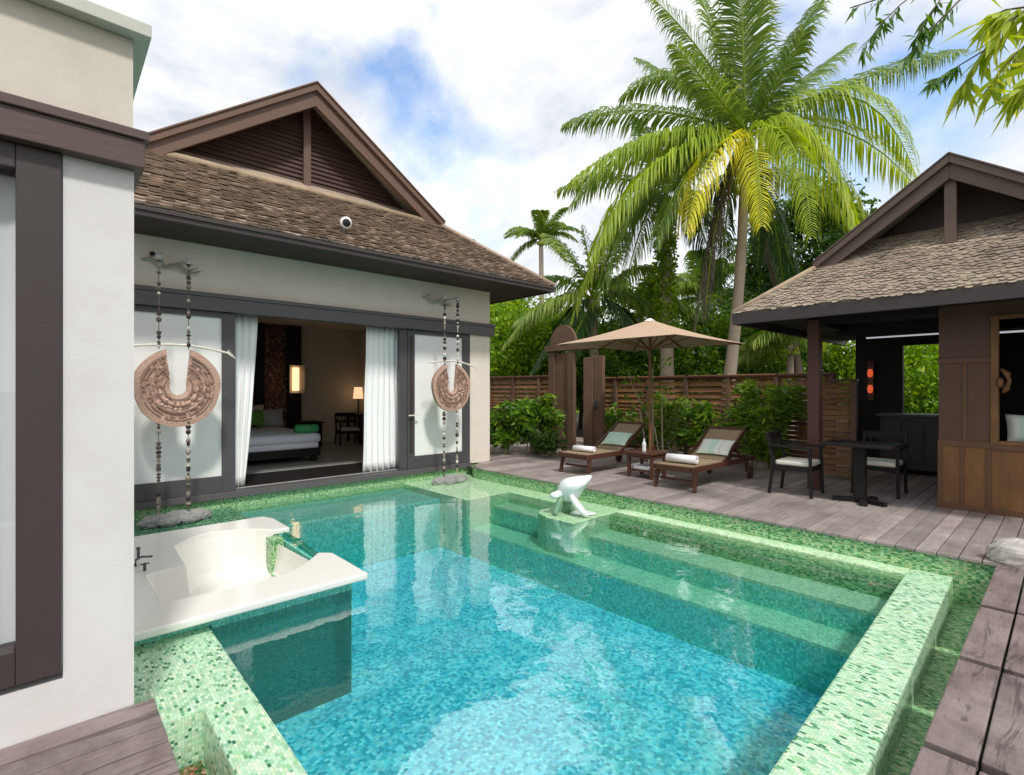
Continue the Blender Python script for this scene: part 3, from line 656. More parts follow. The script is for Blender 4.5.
f = MB(); f.box(-7.612, -7.60, 4.56, 4.62, .3, 2.3); f.build('glass_strip', M['frame_dark'], fr)
f = MB(); f.bar((-7.60, 4.60, .95), (-7.54, 4.60, .95), .02); f.bar((-7.55, 4.50, .95), (-7.55, 4.70, .95), .018); f.build('handle', M['shell'], fr)
# roof
Y0 = 3.2; XE, XG = -6.7, -8.3; YL, YR = -.75, 7.19; ZE, ZG, ZA = 3.36, 4.58, 6.34; GL, GR = .90, 5.60
def tiles(mb, fL, fR, nrow, w, th=.022, lift=.02, expo=1.35, jag=.5):
    """staggered shingles; fL/fR(t) -> left/right end of course t (0 eave, 1 top)"""
    for i in range(nrow):
        t0 = i / nrow; t1 = min(1, (i + expo) / nrow)
        a0, b0, a1, b1 = fL(t0), fR(t0), fL(t1), fR(t1)
        L = (b0 - a0).length; k = max(1, int(L / w)); U = (b0 - a0).normalized()
        upn = ((a1 + b1) / 2 - (a0 + b0) / 2); upn -= U * upn.dot(U); S = upn.normalized(); N = U.cross(S)
        if N.z < 0: N = -N
        off = (i % 2) * .5
        for j in range(-1, k + 1):
            u0 = (j + off) / k; u1 = (j + off + 1) / k
            u0, u1 = max(0, u0), min(1, u1)
            if u1 - u0 < .15 / k: continue
            h = random.uniform(-.25, .6) * lift; dn = random.uniform(-.02, .02) * jag
            p00 = a0 + (b0 - a0) * u0 + U * .003 - S * (.01 + dn); p01 = a0 + (b0 - a0) * u1 - U * .003 - S * (.01 + dn)
            q0 = p00 + S * upn.length; q1 = p01 + S * upn.length
            n1 = N * (th + lift + h); n1b = N * (th + lift + h + random.uniform(-.5, .5) * lift)
            m_ = (p00 + p01) / 2 - S * .012
            mb.add([p00 + n1, m_ + (n1 + n1b) / 2, p01 + n1b, q1 + N * .004, q0 + N * .004, p00 + n1 - N * th, m_ + (n1 + n1b) / 2 - N * th, p01 + n1b - N * th],
                   [(0, 1, 2, 3, 4), (5, 6, 1, 0), (6, 7, 2, 1), (7, 3, 2), (5, 0, 4)])
def rake(mb, ax, p0, p1, c, zt, zb, e_, zte, zbe, r):
    """sloping board of a gable, cut plumb at the apex"""
    q = [(c, zt), (c, zb), (e_, zbe), (e_, zte)]
    vs = [((p, y, z) if ax == 0 else (y, p, z)) for p in (p0, p1) for y, z in q]
    mb.add(vs, [(0, 1, 2, 3), (7, 6, 5, 4), (0, 4, 5, 1), (1, 5, 6, 2), (2, 6, 7, 3), (3, 7, 4, 0)], r)
lerp = lambda a, b_, t: Vector(a) + (Vector(b_) - Vector(a)) * t
b = MB()
tiles(b, lambda t: lerp((XE, YL, ZE), (XG, GL, ZG), t), lambda t: lerp((XE, YR, ZE), (XG, GR, ZG), t), 22, .125, lift=.024)
b.build('roof_tiles', M['tile_l'], villa, fix=False)
b = MB()
b.add([(XE, YL, ZE), (XE, YR, ZE), (XG, GR, ZG), (XG, GL, ZG)], [(0, 1, 2, 3)])
b.add([(XG, GR, ZG), (XE, YR, ZE), (-15, YR, ZE), (-15, Y0, ZA - .05), (XG, Y0, ZA - .05)], [(0, 1, 2, 3, 4)])
b.add([(XG, GL, ZG), (XG, Y0, ZA - .05), (-15, Y0, ZA - .05), (-15, YL, ZE), (XE, YL, ZE)], [(0, 1, 2, 3, 4)])
b.add([(XG, GL, ZG), (XG, GR, ZG), (-8.75, GR, ZG + .32), (-8.75, GL, ZG + .32)], [(0, 1, 2, 3)])
b.build('roof', M['tile_l'], villa, fix=False, solid=.03)
b = MB(); b.box(XE - .03, XE + .02, YL, YR, ZE - .10, ZE - .005, r=.5); b.box(-15, XE - .03, YR - .05, YR, ZE - .10, ZE - .005, r=.5)
b.box(XE - .015, XE + .045, YL, YR, ZE - .045, ZE + .0, r=.2)
b.build('fascia', M['frame_dark'], villa, bevel=.004)
b = MB(); b.add([(XE, YL, ZE - .08), (XE, YR, ZE - .08), (-15, YR, ZE - .08), (-15, YL, ZE - .08)], [(3, 2, 1, 0)])
b.build('soffit', M['soffit'], villa, fix=False)
b = MB(); b.tube([(XG - .02, GL - .05, ZG + .03), (XG - .02, GR + .05, ZG + .03)], .06, 8)
o = b.build('ridge_mortar', M['mortar'], villa, smooth=True, fix=False)
for ya, yb in ((YR, GR), (YL, GL)):
    b = MB(); b.tube([(XE + .02, ya, ZE + .03), (XG, yb, ZG + .05)], .045, 8); b.build('hip_ridge', M['tile_l'], villa, smooth=True, fix=False)
for sgn, ye in ((-1, GL - .10), (1, GR + .10)):
    ze = ZG - .04
    b = MB(); rake(b, 0, XG - .005, XG + .045, Y0, ZA - .08, ZA - .34, ye, ze + .03, ze - .20, .5)
    rake(b, 0, XG - .0, XG + .10, Y0, ZA + .01, ZA - .10, ye, ze + .10, ze + .0, .7)
    rake(b, 0, XG - .10, XG + .12, Y0, ZA + .045, ZA + .012, ye, ze + .135, ze + .102, .3)
    b.build('barge_board', M['roofwood'], villa, bevel=.006)
b = MB()
z = ZG - .1
while z < ZA - .1:
    def hw(zz): return max(0.01, (ZA - .08 - zz) / (ZA - ZG) * 2.33)
    a_, c_ = hw(z), hw(z + .075)
    b.add([(-8.66, Y0 - a_, z), (-8.66, Y0 + a_, z), (-8.69, Y0 + c_, z + .08), (-8.69, Y0 - c_, z + .08), (-8.69, Y0 - a_, z), (-8.69, Y0 + a_, z)], [(0, 1, 2, 3), (4, 5, 1, 0)])
    z += .075
b.build('gable_panel', M['gable'], villa, fix=False)
b = MB(); b.box(-8.65, -8.59, Y0 - .07, Y0 + .05, ZG, ZA - .25); b.build('gable_post', M['roofwood'], villa, bevel=.004)
b = MB(); b.tube([(-7.598, .935, 3.06), (-7.585, .935, 3.06)], .03, 12); b.build('vent', M['black'], villa)

# curtains of the open doorway
def curtain(name, y0, y1, yb0, yb1, x, z0, z1, label, folds=6, amp=.02):
    b = MB()
    def fn(u, v):
        a = y0 + (y1 - y0) * u; c = yb0 + (yb1 - yb0) * u; vv = 1 - v
        y = a + (c - a) * vv ** 1.3
        return (x + amp * math.sin(u * folds * 2 * PI + .6 * math.sin(v * 3)) * (.6 + .4 * vv) + .012 * math.sin(v * 9 + u * 5), y, z0 + (z1 - z0) * v)
    b.grid(fn, folds * 10, 16)
    o = b.build(name, M['curtain'], smooth=True, fix=False, solid=.006)
    return tag(o, label, 'curtain', 'curtains of the villa')
curtain('curtain', 1.83, 2.20, 1.84, 2.03, -7.83, .03, 2.44, 'white floor-length curtain left of the open bedroom doorway', 4)
curtain('curtain', 3.86, 4.44, 3.80, 4.48, -7.83, .03, 2.44, 'wide white floor-length curtain right of the open bedroom doorway', 6)

# spot lamp on the roof
s_ = base('roof_spotlight', (-7.0, 3.12, 3.62), 'small white round floodlight mounted on the brown roof tiles', 'spotlight')
b = MB(); b.tube([(-7.0, 3.12, 3.60), (-6.98, 3.12, 3.72)], .018, 8); b.build('bracket', M['steel'], s_)
b = MB(); b.tube([(-7.06, 3.12, 3.80), (-6.98, 3.12, 3.78), (-6.93, 3.12, 3.765)], [.035, .075, .085], 14); b.build('housing', M['opal'], s_, smooth=True, fix=False)
b = MB(); b.ball((-6.925, 3.12, 3.765), .03, .06, .06); b.build('lens', M['black'], s_, smooth=True)

# ---- bedroom
bed = base('bed', (-11.5, 3.0, 0), 'large bed with white covers seen through the open bedroom doors', 'bed')
b = MB(); b.box(-12.7, -9.62, 1.6, 3.82, .14, .28); b.build('bed_base', M['black'], bed, bevel=.01)
for x, y in ((-12.6, 1.7), (-12.6, 3.72), (-9.72, 1.7), (-9.72, 3.72)):
    b = MB(); b.box(x - .05, x + .05, y - .05, y + .05, .03, .15); b.build('leg', M['black'], bed)
b = MB(); b.box(-12.7, -9.64, 1.65, 3.80, .28, .40); b.build('mattress', M['white_sheet'], bed, bevel=.04)
b = MB(); b.box(-12.3, -9.60, 1.6, 3.84, .38, .56); b.build('duvet', M['white_sheet'], bed, bevel=.07, smooth=True)
def cushion(name, c, w, h, t, m_, label, cat='cushion', rot=(0, 0, 0), group=None, n=10):
    b = MB()
    for sg in (-1, 1):
        def fn(u, v):
            a, d_ = u * 2 - 1, v * 2 - 1
            e = (1 - a ** 4) * (1 - d_ ** 4); k = 1 - .06 * (1 - abs(a)) * 0
            pin = 1 - .07 * (1 - a * a) * abs(d_) ** 3; pin2 = 1 - .07 * (1 - d_ * d_) * abs(a) ** 3
            return (a * w / 2 * pin2, d_ * h / 2 * pin, sg * t / 2 * max(0, e) ** .5)
        b.grid(fn, n, n)
    o = b.build(name, M[m_], smooth=True, fix=True); o.location = c; o.rotation_euler = rot
    return tag(o, label, cat, group)
cushion('pillow', (-12.2, 3.2, .80), .75, .5, .2, 'wall_in', 'plain beige pillow leaning behind the green cushion on the bed', 'pillow', (R(80), 0, R(90)))
cushion('pillow', (-12.0, 3.62, .76), .6, .42, .18, 'greyfab', 'grey pillow at the head of the bed right of the green cushion', 'pillow', (R(70), 0, R(90)))
cushion('pillow', (-11.7, 3.12, .78), .62, .36, .16, 'greenfab', 'olive green cushion on the bed', 'cushion', (R(66), 0, R(90)))
b = MB(); b.tube([(-9.86, 3.42, .64), (-9.86, 3.44, .64), (-9.80, 3.82, .64), (-9.80, 3.84, .64)], [.05, .085, .085, .05], 14); tag(b.build('bolster', M['greenroll'], smooth=True, fix=False), 'shiny green bolster roll at the foot of the bed', 'bolster')
nb = base('bedside_table', (-12.4, 4.55, 0), 'black bedside table next to the bed', 'bedside table')
b = MB(); b.box(-12.7, -12.1, 4.25, 4.85, 0, .58); b.build('cabinet_body', M['black'], nb, bevel=.01)
b = MB(); b.box(-12.74, -12.06, 4.22, 4.88, .58, .62); b.build('table_top', M['black'], nb, bevel=.005)
def arm_chair(name, label, wood_m, seat_m, group=None):
    r_ = empty(name, (0, 0, 0), 0, label, 'chair', group)
    for sx in (-1, 1):
        b = MB(); b.bar((sx * .25, .24, 0), (sx * .235, .22, .62), .035, .035, up=(0, 1, 0)); b.build('leg', M[wood_m], r_, bevel=.004)
        b = MB(); b.bar((sx * .24, -.27, 0), (sx * .235, -.22, .42), .035, .035, up=(0, 1, 0)); b.bar((sx * .235, -.22, .42), (sx * .235, -.30, .80), .035, .035, up=(0, 1, 0)); b.build('leg', M[wood_m], r_, bevel=.004)
        b = MB(); b.bar((sx * .235, .27, .63), (sx * .235, -.27, .65), .05, .028); b.build('armrest', M[wood_m], r_, bevel=.004)
    b = MB(); b.bar((-.23, .21, .36), (.23, .21, .36), .03, .06); b.bar((-.23, -.22, .36), (.23, -.22, .36), .03, .06)
    for sx in (-1, 1): b.bar((sx * .23, -.22, .36), (sx * .23, .21, .36), .03, .06)
    b.build('seat_frame', M[wood_m], r_)
    b = MB(); b.bar((-.25, -.30, .77), (.25, -.30, .77), .03, .09); b.bar((-.24, -.265, .60), (.24, -.265, .60), .025, .05)
    for k in range(5): b.bar((-.16 + k * .08, -.265, .60), (-.16 + k * .08, -.295, .74), .018)
    b.build('backrest', M[wood_m], r_, bevel=.004)
    b = MB(); b.box(-.225, .225, -.20, .225, .39, .455); b.build('seat_cushion', M[seat_m], r_, bevel=.02)
    return r_
ch = arm_chair('dining_chair', 'black armchair with cream seat left of the black dining table', 'black', 'cushion', 'chairs at the outdoor dining table')
ch2 = copy_tree(ch, None, (-1.72, 8.22, 0), R(180)); ch2['label'] = 'black armchair with cream seat standing behind the black dining table'
chi = copy_tree(ch, None, (-12.0, 5.45, -.012), R(-100)); chi['label'] = 'dark armchair inside the bedroom by the beige wall'; chi['group'] = ''; del chi['group']
ch.location = (-2.47, 7.42, 0); ch.rotation_euler = (0, 0, R(-88))
dk = base('writing_desk', (-12.4, 6, 0), 'dark writing desk inside the bedroom partly behind the curtain', 'desk')
b = MB(); b.box(-12.85, -12.1, 5.75, 6.14, .70, .75); b.build('desk_top', M['black'], dk)
for x in (-12.8, -12.16):
    b = MB(); b.box(x, x + .05, 5.78, 5.83, -.01, .70); b.build('leg', M['black'], dk)
    b = MB(); b.box(x, x + .05, 6.08, 6.13, -.01, .70); b.build('leg', M['black'], dk)
tl = base('table_lamp', (-12.5, 5.95, .75), 'glowing table lamp on the desk beside the curtain', 'lamp')
b = MB(); b.tube([(-12.5, 5.95, .75), (-12.5, 5.95, .77), (-12.5, 5.95, 1.15)], [.08, .02, .015], 12); b.build('lamp_base', M['black'], tl)
b = MB(); b.tube([(-12.5, 5.95, 1.15), (-12.5, 5.95, 1.45)], [.13, .10], 18, cap=False); b.build('lamp_shade', M['lamp_dim'], tl, fix=False)
wl = base('wall_lamp', (-12.76, 4.45, 1.5), 'tall glowing wall lamp on the black post of the bedroom', 'wall lamp')
b = MB(); b.box(-12.78, -12.72, 4.30, 4.66, 1.30, 1.98); b.build('back_plate', M['wall_in'], wl)
b = MB(); b.tube([(-12.66, 4.42, 1.36), (-12.66, 4.42, 1.92)], .075, 14); b.build('lamp_shade', M['lamp'], wl)

# ================================================================== HANGING GONGS
def gong_set(yc, r_, zc, xg, label, group, chy, ztop, zb, big, beadm, rock_label, branch):
    e = base('gong', (xg, yc, zc - r_), label, 'gong', group)
    b = MB(); A0, A1 = R(90 + 24), R(90 + 360 - 20); rings = [(.20, .03), (.30, .045), (.36, .03), (.46, .05), (.50, .03), (.62, .05), (.68, .03), (.80, .035), (.86, .05), (1.0, .045), (1.0, -.02), (.20, -.02)]
    N = 48; K = len(rings); vs = []
    def notch(q): return math.asin(min(1, (.165 + .125 * q) / max(q, .2)))
    for i in range(N + 1):
        for (q, h) in rings:
            b0_, b1_ = PI / 2 + notch(q), PI / 2 + 2 * PI - notch(q) * .95; a = b0_ + (b1_ - b0_) * i / N
            hh = h + (.008 * (1 if i % 4 < 2 else -.3) if .42 < q < .66 and h > 0 else 0)
            w_ = 1 + .02 * math.sin(5 * a)
            vs.append((xg + hh, yc + r_ * q * math.cos(a) * w_ * .97, zc + r_ * q * math.sin(a) * 1.03))
    fs = [(i * K + j, i * K + (j + 1) % K, (i + 1) * K + (j + 1) % K, (i + 1) * K + j) for i in range(N) for j in range(K)] + [tuple(range(K)), tuple(N * K + j for j in range(K))]
    b.add(vs, fs, r=.1)
    for q, wd in ((.33, .010), (.48, .012), (.55, .008), (.65, .014), (.74, .008), (.83, .014)):
        pts = [(xg + .052, yc + r_ * q * math.cos(a) * .97, zc + r_ * q * math.sin(a) * 1.03) for a in [PI / 2 + notch(q) + .06 + (2 * PI - 2 * notch(q) - .12) * i / 44 for i in range(45)]]
        for i in range(0, 44):
            if random.random() < .7: b.bar(pts[i], pts[i + 1], .012, wd, up=(1, 0, 0), r=.5)
            if random.random() < .22 and q < .8:
                q2 = q + .12; p2 = tuple(Vector(pts[i]) + (Vector((0, pts[i][1] - yc, pts[i][2] - zc)).normalized() * r_ * .10)); b.bar(pts[i], p2, .012, .010, up=(1, 0, 0), r=.5)
    for i in range(9):
        a = A0 + (A1 - A0) * random.uniform(.18, .82); q = random.choice((.42, .57, .57))
        s_ = random.uniform(.010, .022)
        b.ball((xg + .052, yc + r_ * q * math.cos(a), zc + r_ * q * math.sin(a)), .012, s_, s_ * .8, n=6, m=4, r=.9)
    d_ = b.build('disc', M['gong'], e)
    b = MB(); pts = [(xg + .03 + .01 * math.sin(i), yc + (i / 12 - .5) * r_ * 2.25, zc + r_ * 1.0 + .05 * math.cos((i / 12 - .5) * 3.0) - (.06 * max(0, i / 12 - .6))) for i in range(13)]
    b.tube(pts, [.012 + .006 * (i % 2) for i in range(13)], 7, r=.3)
    for k in range(5): b.tube([pts[-1], (xg + .04, pts[-1][1] + .03 + .02 * k, pts[-1][2] + (.04 - .03 * k))], [.008, .003], 4, r=.9)
    b.build('stick', M['shell'], e, fix=False)
    for k, y in enumerate(chy):
        for (z0_, z1_, xo) in ((ztop, zc + r_ * .98, .045), (zc - r_ * .93, zb + .05, .025)):
            b = MB(); b.tube([(xg + xo, y, z0_), (xg + xo, y, z1_)], .005, 5, r=.5); z = z0_
            while z > z1_:
                s_ = random.uniform(.016, .034) * big; hh = s_ * random.uniform(.6, 1.4)
                if random.random() < .85:
                    if random.random() < .3: b.tube([(xg + xo, y, z + hh * .8), (xg + xo, y, z - hh * .8)], s_ * .8, 8)
                    else: b.ball((xg + xo, y, z), s_, s_, hh, n=8, m=5)
                z -= hh * 2 + .004
            cc_ = b.build('bead_chain', M[beadm], e, fix=False)
            if z0_ == ztop: c_ = cc_
        if k == 0:
            b = MB(); b.ball((xg + .045, y, ztop + .03), .045 * big, n=10); b.build('knob', M['greyfab'], c_, smooth=True)
        else:
            b = MB(); b.tube([(xg + .045, y, ztop + .06), (xg + .045, y, ztop - .01)], [.02, .045 * big], 10); b.build('knob', M['greyfab'], c_, smooth=True, fix=False)
    b = MB(); pts = [(-7.56 + .2 * (i % 2) * .2, yc + (i / 8 - .5) * branch, ztop + .07 + .035 * math.sin(i * 1.7) - .01 * i) for i in range(9)]
    b.tube(pts, [.012, .02, .026, .02, .026, .024, .02, .014, .006], 7); b.tube([pts[3], (xg + .045, chy[0], ztop + .05)], .012, 6); b.tube([pts[5], (xg + .045, chy[1], ztop + .05)], .012, 6)
    for k in (1, 4, 6): b.tube([pts[k], (pts[k][0] + .03, pts[k][1] + .12, pts[k][2] + .07)], [.012, .004], 5)
    b.build('driftwood_branch', M['driftwood'], e, fix=False)
    rk = base('base_rock', (xg, yc, zb), rock_label, 'rock', 'rocks below the gongs')
    b = MB()
    for k, (dy, s_, dx) in enumerate(((-.22, .15, .02), (.0, .17, 0), (.2, .14, -.02), (.1, .1, .12), (-.1, .11, .12))):
        b.ball((xg + dx, yc + dy, zb + .03), s_ * .75, s_ * 1.1, s_ * .55, n=26, m=16, jit=.09)
    o = b.build('boulder', M['stone'], rk, smooth=False)
    return e
gong_set(1.13, .455, 1.42, -7.15, 'large terracotta carved gong with wide notch, hung left of the bedroom doors', 'carved gongs hanging on bead chains', (.935, 1.23), 2.90, -.17, .95, 'bead_grey', 'flat grey rock under the left gong behind the bathtub', .62)
gong_set(5.09, .40, 1.43, -7.15, 'smaller terracotta carved gong hung near the right corner of the villa', 'carved gongs hanging on bead chains', (4.93, 5.20), 2.92, -.19, 1.0, 'bead', 'grey rough rock under the right gong on the pool ledge', .62)

# ================================================================== NEAR WING
wing = base('villa_wing', (-4.5, -1.5, 0), 'nearby white building wing with brown beam and dark window frame at the left edge', 'building')
XW = -2.81
b = MB(); b.box(-6.2, XW, .04, .278, -.45, 2.38); b.box(XW - .15, XW, -2.4, .04, -.45, .20); b.box(XW - .15, XW, -4, -1.6, .20, 2.38); b.box(-6.2, -6.05, -4, .04, -.45, 2.38)
b.build('wall', M['plaster'], wing)
b = MB(); b.box(-6.2, XW - .003, -4, .275, 2.38, 2.955); b.build('upper_wall', M['parapet'], wing)
b = MB(); b.box(-6.3, XW + .066, -4, .335, 2.957, 3.015); b.build('parapet_cap', M['cap'], wing, bevel=.004)
b = MB(); b.box(XW - .02, XW + .07, -4, .31, 2.37, 2.49, r=.5); b.box(XW - .02, XW + .085, -4, .325, 2.49, 2.53, r=.6); b.box(-6.2, XW - .02, .23, .31, 2.372, 2.488, r=.5)
b.build('beam', M['beam'], wing, bevel=.004)
f = MB(); x0, x1 = XW - .10, XW + .018
f.box(x0, x1, -.10, .037, .23, 2.368); f.box(x0, x1, -1.6, -1.45, .23, 2.368); f.box(x0, x1, -1.45, -.10, .23, .37); f.box(x0, x1, -1.45, -.10, 2.27, 2.368)
fr = f.build('window', M['frame_dark'], wing, bevel=.005)
f = MB(); f.box(XW - .06, XW - .05, -1.45, -.10, .37, 2.27); f.build('pane', M['glass'], fr)
b = MB(); b.box(-6, XW - .8, -3.9, .03, 0, .02); b.build('floor', M['floor_in'], wing)
curtain('curtain', -1.5, .02, -1.5, .02, XW - .125, .05, 2.36, 'pale curtain behind the window of the near wing at the left edge', 12, .012)

# ================================================================== PAVILION
pav = base('pavilion', (-.9, 9, 0), 'open dark wooden garden pavilion with weathered shingle roof and teak wall', 'pavilion')
b = MB(); yw0, yw1 = 7.80, 7.90
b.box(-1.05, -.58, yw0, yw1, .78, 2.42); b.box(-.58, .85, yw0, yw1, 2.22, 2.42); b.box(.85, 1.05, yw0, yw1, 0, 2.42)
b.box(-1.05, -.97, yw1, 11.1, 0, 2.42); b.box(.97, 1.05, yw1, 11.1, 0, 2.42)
b.build('wall', M['cabinet_shade'], pav)
b = MB(); b.box(-1.05, .85, yw0 - .002, yw1, .0, .778); b.build('lower_panel', M['cabinet'], pav)  # warm light on the lower wall is put into the wood colour
b = MB()
for z0, z1 in ((0, .07), (.735, .80), (1.70, 1.76)): b.box(-1.06, -.60, yw0 - .018, yw0, z0, z1, r=.6)
b.box(-.60, .85, yw0 - .018, yw0, 0, .07); b.box(-.60, .85, yw0 - .022, yw0, .72, .78)
for x in (-1.06, -.64): b.box(x, x + .045, yw0 - .016, yw0, .07, .735, r=.4)
b.box(-.84, -.80, yw0 - .014, yw0, .80, 1.70, r=.4); b.box(-.86, -.82, yw0 - .014, yw0, .07, .735, r=.3)
for x in (-.1, .4): b.box(x, x + .05, yw0 - .014, yw0, .07, .72)
b.build('panel_trim', M['trim'], pav, bevel=.004)
f = MB(); f.box(-.60, -.535, yw0 - .03, yw1 + .01, .78, 2.22); f.box(-.535, .85, yw0 - .03, yw1 + .01, .78, .82); f.box(-.535, .85, yw0 - .03, yw1 + .01, 2.18, 2.22); f.box(.80, .85, yw0 - .03, yw1, .82, 2.18)
fr = f.build('window_frame', M['cabinet'], pav, bevel=.004)
f = MB(); f.tube([(-.50, yw0 - .05, 1.36), (-.47, yw0 - .07, 1.40), (-.445, yw0 - .07, 1.49), (-.46, yw0 - .07, 1.56), (-.51, yw0 - .05, 1.62)], [.012, .03, .02, .03, .012], 8); f.ball((-.52, yw0 - .04, 1.47), .035, .03, .06)
f.build('carved_handle', M['cabinet'], fr, smooth=True, fix=False)
for x, y in ((-2.4, 7.9), (-2.45, 11.0)):
    b = MB(); b.box(x - .075, x + .075, y - .075, y + .075, 0, 2.36); b.build('post', M['post'], pav, bevel=.008)
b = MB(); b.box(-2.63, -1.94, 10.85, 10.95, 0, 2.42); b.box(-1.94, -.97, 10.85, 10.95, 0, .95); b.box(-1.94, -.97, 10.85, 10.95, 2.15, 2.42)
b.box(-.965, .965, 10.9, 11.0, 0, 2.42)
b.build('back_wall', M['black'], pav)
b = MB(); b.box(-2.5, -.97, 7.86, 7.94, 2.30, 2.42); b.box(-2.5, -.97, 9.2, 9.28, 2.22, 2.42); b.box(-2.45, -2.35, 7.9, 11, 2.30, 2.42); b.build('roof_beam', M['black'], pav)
# roof
ex0, ex1, ey0, ey1, ez = -3.1, 1.22, 6.9, 11.9, 2.43; gy, gz_, gx0, gx1, xa, za = 7.73, 3.06, -2.27, .39, -.94, 4.07
b = MB()
tiles(b, lambda t: lerp((ex0, ey0, ez), (gx0, gy, gz_), t), lambda t: lerp((ex1, ey0, ez), (gx1, gy, gz_), t), 17, .062, th=.010, lift=.012, jag=1.2)
tiles(b, lambda t: lerp((gx0 + .1, gy, gz_), (gx0 + .5, 8.15, gz_ + .33), t), lambda t: lerp((gx1 - .1, gy, gz_), (gx1 - .5, 8.15, gz_ + .33), t), 7, .062, th=.010, lift=.012, jag=1.2)
b.build('roof_tiles', M['tile_r'], pav, fix=False)
b = MB()
b.add([(ex0, ey0, ez), (ex1, ey0, ez), (gx1, gy, gz_), (gx0, gy, gz_)], [(0, 1, 2, 3)])
b.add([(gx0, gy, gz_), (gx1, gy, gz_), (gx1 - .5, 8.2, gz_ + .34), (gx0 + .5, 8.2, gz_ + .34)], [(0, 1, 2, 3)])
b.add([(gx0, gy, gz_), (xa, gy, za - .03), (xa, ey1 - .8, za - .03), (ex0, ey1, ez), (ex0, ey0, ez)], [(0, 1, 2, 3, 4)])
b.add([(gx1, gy, gz_), (ex1, ey0, ez), (ex1, ey1, ez), (xa, ey1 - .8, za - .03), (xa, gy, za - .03)], [(0, 1, 2, 3, 4)])
b.add([(ex0, ey1, ez), (xa, ey1 - .8, za - .03), (ex1, ey1, ez)], [(0, 1, 2)])
b.build('roof', M['tile_r'], pav, fix=False, solid=.025)
b = MB(); b.box(ex0, ex1, ey0 - .025, ey0 + .025, ez - .155, ez - .01, r=.3); b.box(ex0, ex0 + .05, ey0 + .025, ey1, ez - .155, ez - .01, r=.3); b.box(ex1 - .05, ex1, ey0 + .025, ey1, ez - .155, ez - .01, r=.3)
b.build('fascia', M['frame_dark'], pav, bevel=.004)
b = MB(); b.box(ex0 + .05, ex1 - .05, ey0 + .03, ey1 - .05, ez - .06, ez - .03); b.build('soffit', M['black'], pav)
for xa_, xb_ in ((ex0, gx0), (ex1, gx1)):
    b = MB(); b.tube([(xa_, ey0, ez + .01), (xb_, gy, gz_ + .03)], .035, 8); b.build('hip_ridge', M['mortar'], pav, smooth=True, fix=False)
for xe in (gx0 - .08, gx1 + .08):
    zz = gz_ - .06
    b = MB(); rake(b, 1, gy - .04, gy - .01, xa, za - .04, za - .235, xe, zz + .03, zz - .13, .5); rake(b, 1, gy - .09, gy - .01, xa, za + .03, za - .06, xe, zz + .10, zz + .01, .3); rake(b, 1, gy - .10, gy + .06, xa, za + .058, za + .032, xe, zz + .128, zz + .102, .2)
    b.build('barge_board', M['roofwood_r'], pav, bevel=.005)
b = MB(); b.add([(gx0, 8.2, gz_ - .1), (gx1, 8.2, gz_ - .1), (xa, 8.2, za - .1)], [(0, 1, 2)]); b.build('gable_panel', M['gable'], pav, fix=False)
b = MB(); b.box(xa - .055, xa + .055, gy + .02, gy + .10, gz_ + .04, za - .2); b.build('gable_post', M['roofwood_r'], pav, bevel=.004)
def strip(name, x0, x1, y, z, label):
    e = base(name, ((x0 + x1) / 2, y, z), label, 'light', 'strip lights in the pavilion')
    b = MB(); b.box(x0, x1, y - .015, y + .015, z, z + .02); b.build('light_tube', M['strip'], e)
    b = MB(); b.box(x0, x1, y - .02, y + .02, z + .021, z + .05); b.build('bracket', M['black'], e)
strip('strip_light', -2.1, -1.15, 9.24, 2.168, 'thin white strip light under the beam of the open pavilion part')
strip('strip_light', -.6, .4, 8.2, 2.05, 'thin white strip light seen inside the pavilion window')
# counter
ct = base('bar_counter', (-1.6, 10.5, 0), 'dark bar counter under the rear opening of the pavilion', 'counter')
b = MB(); b.box(-2.15, -.98, 10.3, 10.8, .1, .95); b.build('counter_body', M['frame_dark'], ct)
for k in range(4):
    b = MB(); b.box(-2.12 + k * .285, -1.86 + k * .285, 10.28, 10.30, .2, .88); b.build('door', M['frame_dark'], ct, bevel=.006)
b = MB(); b.box(-2.2, -.98, 10.24, 10.84, .95, .99); b.build('counter_top', M['lintel'], ct, bevel=.005)
ln = base('red_lantern', (-2.38, 10.7, 1.5), 'small glowing red lantern pair hanging on the dark pavilion back wall', 'lantern')
for z in (1.40, 1.68):
    b = MB(); b.tube([(-2.38, 10.72, z - .07), (-2.38, 10.72, z), (-2.38, 10.72, z + .07)], [.03, .045, .03], 10); b.build('lamp_shade', M['redlamp'], ln)
b = MB(); b.bar((-2.38, 10.80, 1.2), (-2.38, 10.80, 1.9), .09, .10, up=(0, 1, 0)); b.build('back_plate', M['post'], ln)
cushion('window_cushion', (-.33, 8.13, .95), .34, .34, .14, 'print', 'pale green and white cushion inside the pavilion window', 'cushion', (R(72), 0, R(12)))
wb = base('window_bench', (0, 8.3, 0), 'dark bench inside the pavilion window under the cushion', 'bench')
b = MB(); b.box(-.9, .9, 7.95, 8.7, .70, .78); b.build('seat', M['black'], wb)
for x in (-.88, .8):
    b = MB(); b.box(x, x + .08, 8.0, 8.65, 0, .70); b.build('leg', M['black'], wb)
# dining table
tb = base('dining_table', (-1.75, 7.42, 0), 'small black pedestal dining table on the deck between two chairs', 'table')
b = MB(); b.box(-2.12, -1.38, 7.12, 7.70, .70, .735); b.build('table_top', M['black'], tb, bevel=.006)
b = MB(); b.box(-1.81, -1.69, 7.36, 7.48, .05, .70); b.build('pedestal', M['black'], tb, bevel=.005)
for sx in (-1, 1):
    b = MB(); b.bar((-1.75, 7.42, .03), (-1.75 + sx * .28, 7.42 - .1, .025), .07, .05); b.build('foot', M['black'], tb)
    b = MB(); b.bar((-1.75, 7.42, .03), (-1.75 + .1, 7.42 + sx * .25, .025), .07, .05); b.build('foot', M['black'], tb)

